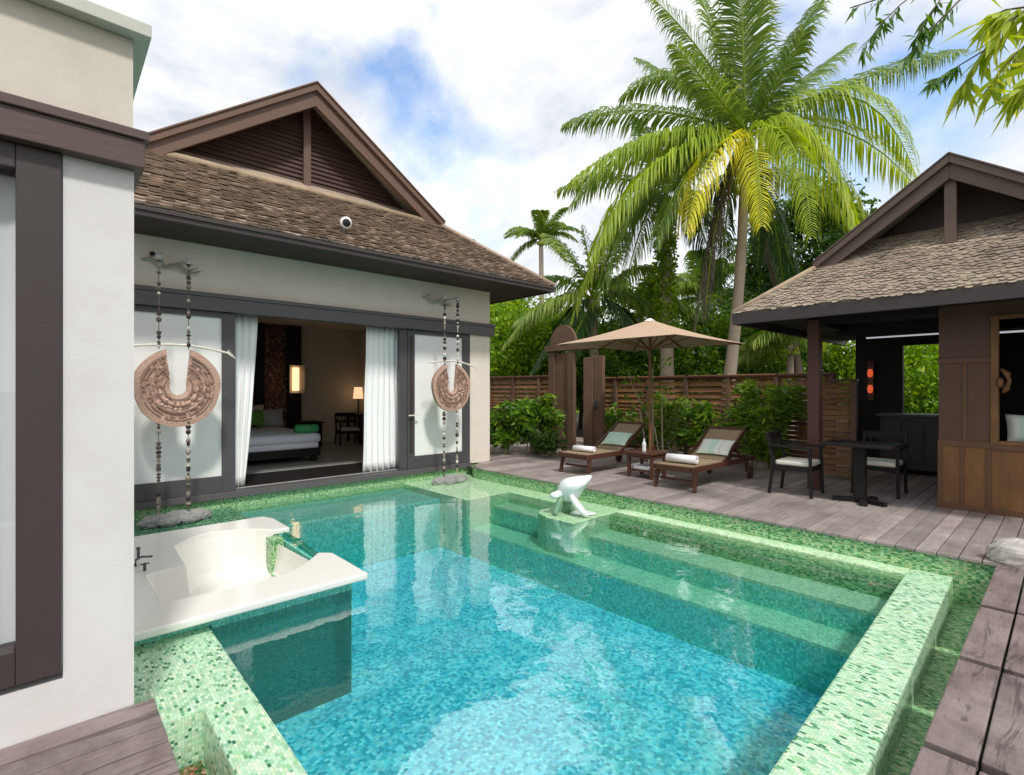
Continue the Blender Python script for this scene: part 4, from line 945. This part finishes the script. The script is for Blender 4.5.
# ================================================================== FENCE + GATE
def fence(x0, x1, y, h, npost, label, seed=0, split=.62):
    e = base('slatted_fence', ((x0 + x1) / 2, y, 0), label, 'fence')
    b = MB(); z = .06
    while z < h - .08:
        p = .125 if z > h * split else .085
        x = x0; st = (x1 - x0) / (npost - 1)
        for k in range(npost - 1):
            b.bar((x + .03, y + .0, z + p * .44), (x + st - .03, y + .0, z + p * .44), .014, p * .86, up=(0, .35, 1))
            x += st
        z += p
    b.build('slats', M['fence'], e)
    for k in range(npost):
        x = x0 + (x1 - x0) * k / (npost - 1)
        b = MB(); b.box(x - .04, x + .04, y - .06, y + .04, -.07, h - .04); b.build('post', M['gate'], e, bevel=.004)
    b = MB(); b.box(x0 - .05, x1 + .05, y - .07, y + .05, h - .04, h); b.build('top_rail', M['teak'], e, bevel=.004)
fence(-8.15, -2.75, 9.95, 1.67, 7, 'brown horizontal-slat fence behind the loungers and umbrella')
fence(-14.0, -8.75, 9.95, 1.76, 6, 'brown slatted fence left of the old wooden gate')
fence(-2.72, -2.20, 9.0, 1.55, 2, 'short slatted screen joined to a dark post of the pavilion', split=2)
gt = base('wooden_gate', (-7.5, 8.85, 0), 'antique wooden gate with carved arched top behind the left lounger', 'gate')
b = MB(); b.box(-8.40, -8.20, 8.82, 8.92, -.07, 2.28); b.box(-8.19, -7.80, 8.85, 8.92, -.07, 2.24, r=.6); b.box(-7.79, -7.60, 8.80, 8.90, -.07, 2.26); b.build('door_leaf', M['gate'], gt, bevel=.006)
b = MB(); b.box(-7.31, -7.05, 8.80, 8.90, -.07, 2.10); b.box(-7.04, -6.80, 8.82, 8.92, -.07, 2.12, r=.4); b.build('door_leaf', M['gate'], gt, bevel=.006)
b = MB(); b.box(-8.5, -6.9, 8.78, 8.94, 2.29, 2.42); b.build('lintel', M['gate'], gt, bevel=.006)
b = MB(); arc = [(-8.35, 2.42)] + [(-7.95 + .40 * math.cos(a), 2.43 + .46 * math.sin(a)) for a in [PI - PI * i / 14 for i in range(15)]] + [(-7.55, 2.42)]
n = len(arc); b.add([(x, 8.82, z) for x, z in arc] + [(x, 8.90, z) for x, z in arc], [tuple(range(n)), tuple(range(2 * n - 1, n - 1, -1))] + [(i, (i + 1) % n, (i + 1) % n + n, i + n) for i in range(n)])
b.build('carved_arch', M['gate'], gt, bevel=.006)
b = MB(); b.tube([(-6.95, 8.79, .95), (-6.95, 8.74, 1.0), (-6.95, 8.74, 1.12), (-6.95, 8.79, 1.17)], .014, 7); b.ball((-6.95, 8.79, 1.06), .04, .02, .09); b.build('handle', M['steel'], gt, fix=False)

# ================================================================== LOUNGERS, TABLE, UMBRELLA
def lounger(label):
    r_ = empty('sun_lounger', (0, 0, 0), 0, label, 'sun lounger', 'sun loungers on the deck')
    b = MB()
    for sx in (-1, 1): b.bar((sx * .29, 0, .30), (sx * .29, 2.0, .30), .035, .075)
    b.bar((-.29, .02, .30), (.29, .02, .30), .04, .075); b.bar((-.29, 1.98, .30), (.29, 1.98, .30), .04, .06)
    b.bar((-.27, .14, .13), (.27, .14, .13), .025, .035)
    b.build('frame', M['teak'], r_, bevel=.005)
    for sx in (-1, 1):
        b = MB(); b.bar((sx * .285, .10, .27), (sx * .30, .05, 0), .05, .06, up=(0, 1, 0), w1=.04, h1=.045); b.build('leg', M['teak'], r_, bevel=.004)
        b = MB(); b.bar((sx * .285, 1.72, .27), (sx * .285, 1.74, .10), .045, .05, up=(0, 1, 0)); b.build('leg', M['teak'], r_, bevel=.004)
        b = MB(); b.tube([(sx * .315, 1.74, .095), (sx * .35, 1.74, .095)], .095, 20); b.build('wheel', M['teak'], r_, bevel=.006)
    b = MB(); b.box(-.27, .27, .03, .97, .325, .345); o = b.build('seat_sling', M['sling'], r_, bevel=.005)
    b = MB()
    def fn(u, v):
        return ((u - .5) * .54, .97 + v * .66, .345 + v * .40 - .03 * math.sin(PI * v))
    b.grid(fn, 4, 6); b.build('back_sling', M['sling'], r_, fix=False, solid=.015)
    b = MB()
    for sx in (-1, 1): b.bar((sx * .285, .96, .335), (sx * .285, 1.66, .765), .03, .055)
    b.bar((-.285, 1.66, .765), (.285, 1.66, .765), .03, .05)
    for sx in (-1, 1): b.bar((sx * .25, 1.35, .56), (sx * .25, 1.62, .30), .025, .03)
    b.build('back_frame', M['teak'], r_, bevel=.004)
    return r_
L1 = lounger('brown sun lounger on the left, nearer the wooden gate')
L2 = copy_tree(L1, None, (-3.71, 6.38, 0), R(0)); L2['label'] = 'brown sun lounger on the right, nearer the dining set'
L1.location = (-5.50, 6.34, 0)
cushion('lounger_pillow', (-5.46, 7.50, .515), .50, .34, .10, 'seagreen', 'pale green pillow leaning on the left lounger backrest', 'pillow', (R(36), 0, R(3)), 'pillows on the sun loungers')
cushion('lounger_pillow', (-3.66, 7.54, .515), .50, .34, .10, 'print', 'striped white and mint pillow leaning on the right lounger backrest', 'pillow', (R(36), 0, R(2)), 'pillows on the sun loungers')
def towel(c, w_, r_, rz, label):
    b = MB()
    N = 26; sp = [(r_ * (1 - .022 * i) * math.cos(i * .5), r_ * (1 - .022 * i) * math.sin(i * .5) * .85) for i in range(N)]
    vs = []; 
    for x in (-w_ / 2, w_ / 2): vs += [(x, p[0], p[1] + r_ * .85) for p in sp]
    b.add(vs, [(i, i + 1, N + i + 1, N + i) for i in range(N - 1)])
    o = b.build('rolled_towel', M['towel'], smooth=True, fix=False, solid=.012); o.location = c; o.rotation_euler = (0, 0, rz)
    tag(o, label, 'towel', 'rolled towels on the loungers')
towel((-5.48, 6.62, .352), .40, .055, R(8), 'white rolled towel on the foot of the left lounger')
towel((-3.70, 6.62, .352), .44, .070, R(4), 'thick white rolled towel on the foot of the right lounger')
st = base('side_table', (-4.56, 7.02, 0), 'low dark wooden side table between the two loungers', 'side table')
b = MB()
for k in range(6): b.box(-4.80 + k * .085, -4.722 + k * .085, 6.80, 7.26, .375, .40)
b.build('table_top', M['teak'], st, bevel=.004)
b = MB(); b.box(-4.78, -4.32, 6.82, 7.24, .32, .372); b.build('apron', M['teak'], st)
for x in (-4.77, -4.36):
    for y in (6.83, 7.19):
        b = MB(); b.box(x, x + .045, y, y + .045, 0, .32); b.build('leg', M['teak'], st, bevel=.004)
b = MB(); b.box(-4.75, -4.34, 6.85, 7.22, .10, .12); b.build('shelf', M['teak'], st)
b = MB(); b.box(-4.70, -4.40, 6.88, 7.16, .122, .185); tag(b.build('folded_towel', M['towel'], bevel=.025, smooth=True), 'white folded towel on the lower shelf of the side table', 'towel')
b = MB(); b.tube([(-4.62, 7.08, .40), (-4.62, 7.08, .52), (-4.62, 7.08, .56), (-4.62, 7.08, .60)], [.032, .032, .014, .013], 12); tag(b.build('bottle', M['white_stone'], smooth=False), 'small white bottle on the side table', 'bottle')
ux, uy = -5.0, 7.85
um = base('garden_umbrella', (ux, uy, 0), 'square tan garden umbrella on a wooden pole behind the side table', 'umbrella')
b = MB(); b.tube([(ux, uy, .05), (ux, uy, 2.55)], .026, 12); b.build('pole', M['cabinet'], um)
b = MB(); b.box(ux - .25, ux + .25, uy - .25, uy + .25, 0, .07); b.tube([(ux, uy, .07), (ux, uy, .3)], .04, 12); b.build('base_block', M['stone'], um, bevel=.01)
A = 1.17; cz, ce = 2.62, 2.19
b = MB(); cs_ = [(-A, -A), (A, -A), (A, A), (-A, A)]; NN = 10
for k in range(4):
    c0, c1 = cs_[k], cs_[(k + 1) % 4]
    def fn(u, v, c0=c0, c1=c1):
        ex = c0[0] + (c1[0] - c0[0]) * u; ey = c0[1] + (c1[1] - c0[1]) * u
        q = .04 + .96 * v; sag = -.035 * math.sin(PI * u) * v * v * 0 - .03 * math.sin(PI * v)
        inn = 1 - .05 * math.sin(PI * u) * v * v
        return (ux + ex * q * inn, uy + ey * q * inn, cz + (ce - cz) * q + sag + .012 * math.sin(PI * u) * v)
    b.grid(fn, NN, NN)
b.build('canopy', M['canopy'], um, fix=False, smooth=False, solid=.006)
b = MB(); b.tube([(ux, uy, 2.60), (ux, uy, 2.645)], [.11, .03], 4); b.build('top_cap', M['curtain'], um)
for k in range(8):
    a = PI / 4 * k; ex, ey = math.cos(a), math.sin(a); q = A * .96 / max(abs(ex), abs(ey))
    b = MB(); b.bar((ux + ex * .05, uy + ey * .05, 2.555), (ux + ex * q, uy + ey * q, ce - .02), .018, .022); r_ = b.build('rib', M['cabinet'], um)
    b = MB(); b.bar((ux + ex * .04, uy + ey * .04, 2.10), (ux + ex * q * .5, uy + ey * q * .5, 2.345), .014, .018); b.build('strut', M['cabinet'], r_)

# rock at the deck corner
rk = MB(); c = at(1012, 566, 0)
rk.ball((c.x + .05, c.y + .12, .05), .21, .16, .15, n=26, m=16, jit=.05)
tag(rk.build('rock', M['palerock'], smooth=False), 'pale streaked rock on the deck corner right of the pool', 'rock')
# ================================================================== VEGETATION
def shrub(name, loc, rad, n, leaf, m, label, aspect=.3, group='shrubs planted along the fence', droop=.35, nst=9):
    loc = Vector(loc); e = empty(name, loc, 0, label, 'shrub', group)
    h = rad[2] * 2
    # arching stems with leaves along them
    b = MB(); C = []; D = []
    for k in range(nst * 3):
        a = random.uniform(0, 2 * PI); q = random.uniform(.35, 1.0); hh = h * random.uniform(.45, 1.05)
        p0 = Vector((random.uniform(-.1, .1), random.uniform(-.1, .1), 0))
        p2 = Vector((math.cos(a) * rad[0] * q, math.sin(a) * rad[1] * q, hh * (1 - .35 * q))); p1 = Vector((p2.x * .35, p2.y * .35, hh))
        pts = [p0 * (1 - t) ** 2 + p1 * 2 * t * (1 - t) + p2 * t * t for t in [i / 7 for i in range(8)]]
        b.tube(pts, [.012, .011, .010, .008, .007, .005, .004, .002], 4)
        per = max(6, n // (nst * 3))
        for _ in range(per):
            t = random.uniform(.25, 1.0); q_ = p0 * (1 - t) ** 2 + p1 * 2 * t * (1 - t) + p2 * t * t
            C.append(q_ + Vector((random.gauss(0, .05), random.gauss(0, .05), random.gauss(0, .05))))
            dd = Vector((math.cos(a), math.sin(a), .1)) + Vector((random.gauss(0, .7), random.gauss(0, .7), random.gauss(0, .5))); D.append(dd)
    C = np.array([list(c) for c in C]); D = np.array([list(c) for c in D])
    v, f = leaves(C, leaf, aspect, droop, D)
    np_mesh('foliage', v, f, np.clip(RNG.normal(.5, .25, len(C)), 0, 1), M[m], e)
    b.build('stems', M['stem'], e, fix=False)
    return e
# left group between villa and gate
for (x, y, D, r, n, lf, m, lb) in (
    (505, 457, 11.0, (.80, .6, .68), 2400, .16, 'leaf', 'bushy green shrub right beside the villa corner'),
    (533, 457, 11.2, (.70, .6, .76), 2400, .17, 'leaf', 'tallest glossy green shrub left of the wooden gate'),
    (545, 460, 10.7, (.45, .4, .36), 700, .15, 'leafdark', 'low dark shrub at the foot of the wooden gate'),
    (625, 445, 11.6, (.50, .45, .62), 750, .17, 'leaf', 'light green shrub behind the umbrella pole'),
    (700, 448, 11.2, (.60, .4, .74), 1100, .18, 'bamboo', 'yellow-green shrub behind the right lounger backrest'),
    (735, 455, 10.4, (.65, .45, .68), 1500, .17, 'leaf', 'green shrub between the right lounger and the bamboo'),
    (783, 462, 9.5, (.60, .50, .90), 3600, .18, 'bamboo', 'dense arching bamboo shrub left of the pavilion post'),
    (765, 466, 9.3, (.50, .45, .42), 1200, .16, 'bamboo', 'low bamboo clump spilling onto the deck behind the armchair'),
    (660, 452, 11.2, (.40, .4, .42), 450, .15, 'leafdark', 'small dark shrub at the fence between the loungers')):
    p = pt(x, 389 + CAMZ * F / D, D)
    if p.y > 9.45: p.y = 9.45
    shrub('garden_shrub', (p.x, p.y, -.07), r, n, lf, m, lb, .22 if m == 'bamboo' else .36)
# slender bare-stemmed plant behind the side table
e = base('slender_plant', (-5.25, 8.3, 0), 'slender plant with pale bare stems beside the umbrella pole', 'plant')
b = MB()
for x0, y0, pts, D, r_ in ((660, 455, [(655, 430), (640, 400), (632, 385), (628, 370)], 9.9, .02), (653, 455, [(653, 420), (652, 390), (653, 368), (657, 360)], 10.1, .022),
                           (663, 455, [(662, 430), (662, 400), (664, 385)], 9.7, .016), (648, 455, [(643, 430), (640, 410)], 9.9, .02)):
    q = [pt(x0, 389 + CAMZ * F / D, D)] + [pt(x, y, D) for x, y in pts]
    b.tube(q, [r_ * (1 - .15 * i) for i in range(len(q))], 7)
b.build('stems', M['stem'], e, smooth=True, fix=False)
C = []
for (x, y, D) in ((628, 372, 9.9), (657, 362, 10.1), (664, 386, 9.7), (640, 408, 9.9), (636, 392, 9.9), (650, 400, 9.9)):
    c = pt(x, y, D); C += [list(c + Vector((random.gauss(0, .12), random.gauss(0, .12), random.gauss(0, .10)))) for _ in range(22)]
v, f = leaves(np.array(C), .15, .3, .3); o = np_mesh('foliage', v, f, RNG.uniform(0, 1, len(C)), M['leaf'], e); o.matrix_parent_inverse = Matrix.Translation(-Vector(e.location))

# palms
Dm = 12.7; cr = pt(745, 138, Dm); bs = pt(720, 389 + (CAMZ + .07) * F / Dm, Dm); bs.z = -.07
def fr(c, t, key='palmleaf', lm=.85, dr=.6, d1=0, d2=0, D=Dm): return (pt(c[0], c[1], D + d1 * .5), pt(t[0], t[1], D + d2 * .5), key, lm, dr)
fl = [fr((715, 55), (650, -5), lm=.7, dr=.4), fr((722, 45), (692, -25), lm=.6, dr=.3, d2=2), fr((742, 50), (742, -40), lm=.95, dr=.35, d1=-1, d2=-1), fr((735, 60), (768, -30), lm=.8, dr=.3, d2=2),
      fr((782, 55), (826, -10), lm=.75, dr=.4, d2=1.5), fr((850, 70), (958, 52), lm=.9, dr=.7), fr((865, 40), (912, 165), 'palmlime', lm=1.05, dr=.9, d1=-1, d2=-1), fr((850, 95), (922, 195), 'palmlime', lm=1.0, dr=.9, d1=1, d2=1.5),
      fr((830, 85), (862, 260), 'palmlime', lm=1.05, dr=1.2, d1=-2, d2=-3), fr((800, 95), (812, 235), 'palmlime', lm=.95, dr=1.2, d1=-3, d2=-5), fr((810, 115), (885, 265), 'palmlime', lm=1.05, dr=1.1, d1=1, d2=1),
      fr((758, 118), (762, 225), 'palmyellow', lm=.95, dr=1.0, d1=-3, d2=-4), fr((705, 128), (686, 232), 'palmyellow', lm=.9, dr=1.0, d1=-2.5, d2=-3.5),
      fr((640, 92), (566, 124), lm=.8, dr=.8), fr((680, 40), (622, 98), lm=.75, dr=.8, d2=1), fr((655, 118), (575, 178), 'palmlime', lm=.95, dr=1.0, d1=-1, d2=-2), fr((640, 132), (592, 255), 'palmlime', lm=1.0, dr=1.1, d1=-2, d2=-3),
      fr((660, 130), (618, 240), lm=1.0, dr=1.1, d1=1, d2=1), fr((680, 150), (655, 245), lm=.9, dr=1.1, d1=-1, d2=-2), fr((640, 120), (572, 205), lm=.9, dr=1.0, d1=1, d2=2),
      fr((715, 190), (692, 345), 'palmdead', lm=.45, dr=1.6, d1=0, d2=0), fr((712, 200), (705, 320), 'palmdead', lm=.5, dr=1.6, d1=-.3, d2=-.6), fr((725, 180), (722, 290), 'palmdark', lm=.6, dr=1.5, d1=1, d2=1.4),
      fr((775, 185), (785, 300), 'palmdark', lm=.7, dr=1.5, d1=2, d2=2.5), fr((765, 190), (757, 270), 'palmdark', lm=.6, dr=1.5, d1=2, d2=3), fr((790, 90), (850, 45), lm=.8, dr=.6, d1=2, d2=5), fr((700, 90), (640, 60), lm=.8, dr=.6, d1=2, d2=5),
      fr((770, 100), (805, 30), lm=.7, dr=.5, d1=-1, d2=-3), fr((720, 100), (675, 45), lm=.7, dr=.5, d1=-1, d2=-3)]
palm('coconut_palm', bs, cr, .125, fl, 'tall coconut palm with yellow lower fronds right of the umbrella', 'palms behind the fence', lean=(.15, 0))
# ivy covered palm
D2 = 14.5; c2 = pt(665, 205, D2); b2 = pt(668, 389, D2); b2.z = -.07
f2 = [fr((620, 175), (572, 320), 'palmlime', 1.1, 1.1, D=D2), fr((640, 165), (597, 300), lm=1.1, dr=1.2, d1=-1, d2=-2, D=D2), fr((620, 160), (560, 190), lm=.9, dr=.8, d1=1, d2=2, D=D2), fr((690, 170), (735, 255), lm=1.0, dr=1.2, D=D2),
      fr((650, 180), (625, 285), lm=1.0, dr=1.3, d1=-1, d2=-2, D=D2), fr((700, 190), (716, 285), 'palmdark', 1., 1.2, 1, 2, D=D2), fr((680, 160), (700, 130), lm=.9, dr=.6, d1=1, d2=2, D=D2), fr((655, 150), (640, 120), lm=.9, dr=.6, d1=1, d2=2, D=D2), fr((610, 185), (585, 290), 'palmlime', 1., 1.1, 1, 1, D=D2)]
palm('coconut_palm', b2, c2, .17, f2, 'palm with an ivy-covered trunk left of the tall coconut palm', 'palms behind the fence', ivy=True)
D3 = 15.5; c3 = pt(592, 300, D3); b3 = pt(597, 389, D3); b3.z = -.07
f3 = [fr((550, 285), (505, 345), lm=.9, dr=.7, D=D3), fr((560, 262), (520, 292), lm=.8, dr=.8, D=D3), fr((575, 250), (548, 235), lm=.8, dr=.5, d2=2, D=D3), fr((625, 262), (655, 268), 'palmleaf', .8, .8, D=D3), fr((630, 285), (668, 320), lm=.8, dr=.6, D=D3), fr((610, 245), (622, 232), lm=.7, dr=.5, d2=3, D=D3),
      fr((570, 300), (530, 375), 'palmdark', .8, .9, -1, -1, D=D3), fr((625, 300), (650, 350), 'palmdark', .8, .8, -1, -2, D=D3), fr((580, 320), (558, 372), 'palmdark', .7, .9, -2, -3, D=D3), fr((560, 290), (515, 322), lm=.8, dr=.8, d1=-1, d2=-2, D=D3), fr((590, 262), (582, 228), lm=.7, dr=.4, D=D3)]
palm('coconut_palm', b3, c3, .15, f3, 'shorter palm behind the umbrella and the gate arch', 'palms behind the fence')
D4 = 27; c4 = pt(541, 240, D4); b4 = pt(543, 389, D4); b4.z = -.07
palm('coconut_palm', b4, c4, .15, [], 'small distant palm beside the villa roof tip', 'palms behind the fence', extra=17, Lmax=.42, rad=2.7, w=.05)
D5 = 15.2; c5 = pt(742, 185, D5); b5 = pt(806, 389, D5); b5.z = -.07
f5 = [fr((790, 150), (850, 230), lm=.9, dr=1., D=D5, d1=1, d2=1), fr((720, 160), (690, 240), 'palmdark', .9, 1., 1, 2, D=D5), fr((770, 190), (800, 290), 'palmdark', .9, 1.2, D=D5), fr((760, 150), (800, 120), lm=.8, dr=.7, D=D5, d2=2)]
palm('coconut_palm', b5, c5, .13, f5, 'dark leaning palm trunk behind the tall coconut palm', 'palms behind the fence', lean=(.25, .2), bark='bark_dark')
D6 = 22; c6 = pt(705, 300, D6); b6 = pt(705, 389, D6); b6.z = -.07
palm('coconut_palm', b6, c6, .15, [], 'low palm seen in the gap right of the ivy-covered trunk', 'palms behind the fence', extra=16, Lmax=.8, rad=2.7, w=.06)
D7 = 18; c7 = pt(640, 318, D7); b7 = pt(640, 389, D7); b7.z = -.07
palm('coconut_palm', b7, c7, .14, [], 'low young palm right behind the umbrella top', 'palms behind the fence', extra=14, Lmax=.8, rad=2.6, w=.055)
D8 = 13.5; c8 = pt(790, 345, D8); b8 = pt(790, 389, D8); b8.z = -.07
palm('coconut_palm', b8, c8, .10, [], 'young palm above the fence next to the pavilion eave', 'palms behind the fence', extra=13, Lmax=.6, rad=1.7, w=.045)

TR = [ # x, y(centre), D, radii, leaf mat, label
    (500, 345, 17.5, (1.6, 1.6, 1.5), 'leafbright', 'bright yellow-green tree next to the villa corner', .17),
    (540, 350, 18.5, (1.8, 1.6, 1.3), 'leafbright', 'bright green tree above the fence left of the gate', .17),
    (470, 330, 22, (2.6, 2.4, 2.8), 'leaf', 'green tree mostly hidden behind the villa corner', .22),
    (580, 358, 18.5, (2.0, 1.8, 1.5), 'leaf', 'mid-green tree behind the gate arch', .18),
    (618, 369, 17, (1.7, 1.5, 1.3), 'leaf', 'dense bush under the left half of the umbrella', .17),
    (665, 369, 16.5, (1.7, 1.5, 1.3), 'leaf', 'dense bush under the right half of the umbrella', .17),
    (700, 352, 19, (2.0, 1.8, 1.5), 'leaf', 'green tree just left of the tall palm trunk', .18),
    (755, 350, 17, (1.8, 1.6, 1.6), 'leaf', 'green tree right of the tall palm trunk', .18),
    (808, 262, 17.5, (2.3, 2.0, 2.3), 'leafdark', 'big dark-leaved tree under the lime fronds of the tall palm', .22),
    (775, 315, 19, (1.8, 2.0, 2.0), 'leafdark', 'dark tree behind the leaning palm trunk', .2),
    (850, 352, 17, (1.5, 1.5, 1.4), 'leafbright', 'bright green tree seen between the pavilion posts', .17),
    (905, 372, 15, (1.7, 1.5, 1.6), 'leafbright', 'bright green tree seen through the rear opening of the pavilion', .17),
    (950, 368, 17, (2.2, 1.8, 1.9), 'leaf', 'green tree behind the teak wall of the pavilion', .2)]
for (x, y, D, r, m, lb, lf) in TR:
    c = pt(x, y, D)
    leafy_tree('garden_tree', (c.x, c.y, -.07), 0, c, r, lb, nclump=int(46 * r[0] * r[2] * .55) + 20, per=105, leaf=lf, cs=.30, m=m, group='trees behind the fence')
# far wood closing the horizon
C = []
for k in range(130):
    a = R(-20 + k * 1.75); D = random.uniform(30, 42)
    base_ = Vector((math.cos(a + R(40)) * D, math.sin(a + R(40)) * D, 0))
    hgt = random.uniform(2.0, 4.2)
    C.append((base_, hgt))
P_ = []
for (q, h) in C:
    n = 420; u = RNG.normal(size=(n, 3)); u /= np.linalg.norm(u, axis=1)[:, None]; u *= RNG.uniform(.6, 1, n)[:, None]
    P_.append(np.array(q) + u * np.array([2.2, 2.2, h]) * 1.0)
P_ = np.concatenate(P_); P_ = P_[P_[:, 2] > -.05]
v, f = leaves(P_, .75, .6, .1)
tag(np_mesh('distant_wood', v, f, RNG.uniform(0, .8, len(P_)), M['leaf']), 'far mass of dark trees behind the garden', 'woodland', kind='stuff')

# branch overhanging the top right corner, growing from a tree outside the frame
e = base('overhanging_tree', (3.2, 4.6, -.4), 'long narrow green leaves hanging into the top right corner of the sky', 'tree branch')
b = MB(); twigs = []
rt = Vector((3.2, 4.6, 4.2))
b.tube([(3.2, 4.6, -.4), (3.22, 4.6, 1.5), (3.15, 4.6, 3.0), rt, (2.9, 4.7, 5.4)], [.11, .10, .085, .07, .04], 10)
D = 4.0
tw = [([(1100, -60), (1010, -40), (930, -18), (850, 8)], .008), ([(1010, -40), (960, 0), (930, 30), (905, 60)], .006), ([(1080, -20), (1010, 20), (985, 50), (960, 90)], .008), ([(1080, 10), (1030, 40), (1010, 60), (985, 92)], .007),
      ([(930, -18), (900, 5), (880, 25), (862, 50)], .004), ([(1100, 0), (1040, 5), (1005, 10), (985, 20)], .008), ([(985, 50), (960, 65), (945, 75), (930, 82)], .004), ([(960, -20), (940, 0), (925, 20), (915, 40)], .004), ([(1100, 60), (1050, 70), (1025, 80), (1012, 95)], .006)]
C = []; Dd = []; C2 = []; D2_ = []
for i, (ps, r_) in enumerate(tw):
    q = [pt(x, y, D + .15 * math.sin(i * 2 + j)) for j, (x, y) in enumerate(ps)]
    if i in (0, 2, 3, 5, 8): q = [rt + Vector((-.1, 0, .5))] + q
    b.tube(q, [r_ * (1.6 - 1.3 * j / len(q)) for j in range(len(q))], 5)
    for j in range(len(q) - 3, len(q) - 1):
        for k in range(26):
            t = random.random(); p = q[j].lerp(q[j + 1], t)
            big = i in (2, 3, 5, 8)
            down = (q[j + 1] - q[j]).normalized() * .5 + Vector((random.gauss(0, .35), random.gauss(0, .35), -.9 + random.gauss(0, .3)))
            (C2 if big else C).append(list(p)); (D2_ if big else Dd).append(list(down))
v, f = leaves(np.array(C), .15, .16, 0, np.array(Dd)); o = np_mesh('leaves', v, f, RNG.uniform(0, .6, len(C)), M['leaf'], e); o.matrix_parent_inverse = Matrix.Translation(-Vector(e.location))
v, f = leaves(np.array(C2), .26, .2, 0, np.array(D2_)); o = np_mesh('leaves', v, f, RNG.uniform(.3, 1, len(C2)), M['palmlime'], e); o.matrix_parent_inverse = Matrix.Translation(-Vector(e.location))
b.build('branches', M['bark_dark'], e, smooth=True, fix=False)

# ================================================================== SKY, SUN, CAMERA
SUN = Vector((.72, -.24, .98)).normalized()
w = bpy.data.worlds.new('World'); sc.world = w; w.use_nodes = True; nt = w.node_tree; nt.nodes.clear()
out = nt.nodes.new('ShaderNodeOutputWorld'); bg = nt.nodes.new('ShaderNodeBackground'); bg.inputs[1].default_value = .12
sky = nt.nodes.new('ShaderNodeTexSky'); sky.sky_type = 'NISHITA'; sky.sun_disc = False
sky.sun_elevation = math.asin(SUN.z); sky.sun_rotation = math.atan2(SUN.x, SUN.y); sky.dust_density = 1.2; sky.air_density = 1.0
tc = nt.nodes.new('ShaderNodeTexCoord'); vec = tc.outputs['Generated']
mp = nt.nodes.new('ShaderNodeMapping'); mp.inputs['Scale'].default_value = (1, 1, 1.7); mp.inputs['Location'].default_value = (3.1, 1.7, .4); nt.links.new(vec, mp.inputs[0])
n1 = noise(nt, mp.outputs[0], 2.1, 8, .60, .35)
n2 = noise(nt, mp.outputs[0], 5.5, 8, .62, .3)
wn_ = nt.nodes.new('ShaderNodeTexNoise'); wn_.inputs['Scale'].default_value = 4.2; wn_.inputs['Detail'].default_value = 6; nt.links.new(vec, wn_.inputs['Vector'])
ws_ = nt.nodes.new('ShaderNodeVectorMath'); ws_.operation = 'MULTIPLY_ADD'; nt.links.new(wn_.outputs['Color'], ws_.inputs[0]); ws_.inputs[1].default_value = (.55, .55, .55); ws_.inputs[2].default_value = (-.275, -.275, -.275)
wv = nt.nodes.new('ShaderNodeVectorMath'); wv.operation = 'ADD'; nt.links.new(vec, wv.inputs[0]); nt.links.new(ws_.outputs[0], wv.inputs[1])
def spot(px, py, rad, soft):
    """soft patch of open blue sky around a fixed compass direction"""
    d_ = (pt(px, py, 1) - Vector((0, 0, CAMZ))).normalized()
    vm = nt.nodes.new('ShaderNodeVectorMath'); vm.operation = 'DISTANCE'; nt.links.new(wv.outputs[0], vm.inputs[0]); vm.inputs[1].default_value = d_
    return mth(nt, 'MULTIPLY', mth(nt, 'SUBTRACT', 1.0, mth(nt, 'DIVIDE', vm.outputs['Value'], rad), clamp=True), soft)
cov = mth(nt, 'ADD', mth(nt, 'MULTIPLY', n1, .75), mth(nt, 'MULTIPLY', n2, .35))
for s_ in ((372, 82, .14, .36), (455, 105, .16, .28), (410, 160, .2, .12), (850, 110, .22, .30), (800, 170, .28, .16), (960, 160, .28, .22), (490, 235, .2, .26), (185, 115, .10, .2)):
    cov = mth(nt, 'SUBTRACT', cov, spot(*s_))
mask = ramp(nt, cov, [(.10, 0.), (.42, 1.)])
shade = ramp(nt, noise(nt, mp.outputs[0], 3.4, 7, .6, .5), [(.36, (4.7, 5.0, 5.5)), (.60, (7.5, 7.5, 7.5))])
skyc = mixc(nt, 1.0, sky.outputs[0], (1.9, 1.9, 1.9), 'MULTIPLY')
col = mixc(nt, mask, skyc, shade)
nt.links.new(col, bg.inputs[0]); nt.links.new(bg.outputs[0], out.inputs[0])

sd = bpy.data.lights.new('sun', 'SUN'); sd.energy = 2.2; sd.angle = R(6); sd.color = (1, .96, .9)
so = bpy.data.objects.new('sun', sd); COL.objects.link(so); so.rotation_euler = SUN.to_track_quat('Z', 'Y').to_euler(); so.location = (5, -5, 20)

cd = bpy.data.cameras.new('camera'); cam = bpy.data.objects.new('camera', cd); COL.objects.link(cam)
cam.location = (0, 0, CAMZ); cam.rotation_euler = (R(90), 0, math.atan2(.7396, .673)); cd.sensor_width = 36; cd.lens = F / 1024 * 36; cd.shift_y = 1.5 / 1024
cd.clip_end = 2000; cd.clip_start = .05; sc.camera = cam
sc.render.engine = 'CYCLES'
sc.view_settings.view_transform = 'Standard'; sc.view_settings.look = 'None'; sc.view_settings.gamma = 1; sc.view_settings.exposure = .42
sc.cycles.use_denoising = True
sc.cycles.max_bounces = 8; sc.cycles.diffuse_bounces = 4; sc.cycles.glossy_bounces = 3; sc.cycles.transmission_bounces = 4; sc.cycles.transparent_max_bounces = 16; sc.cycles.volume_bounces = 0
sc.cycles.caustics_reflective = False; sc.cycles.caustics_refractive = False
sc.cycles.sample_clamp_indirect = 6
sc.render.resolution_x = 1024; sc.render.resolution_y = 775
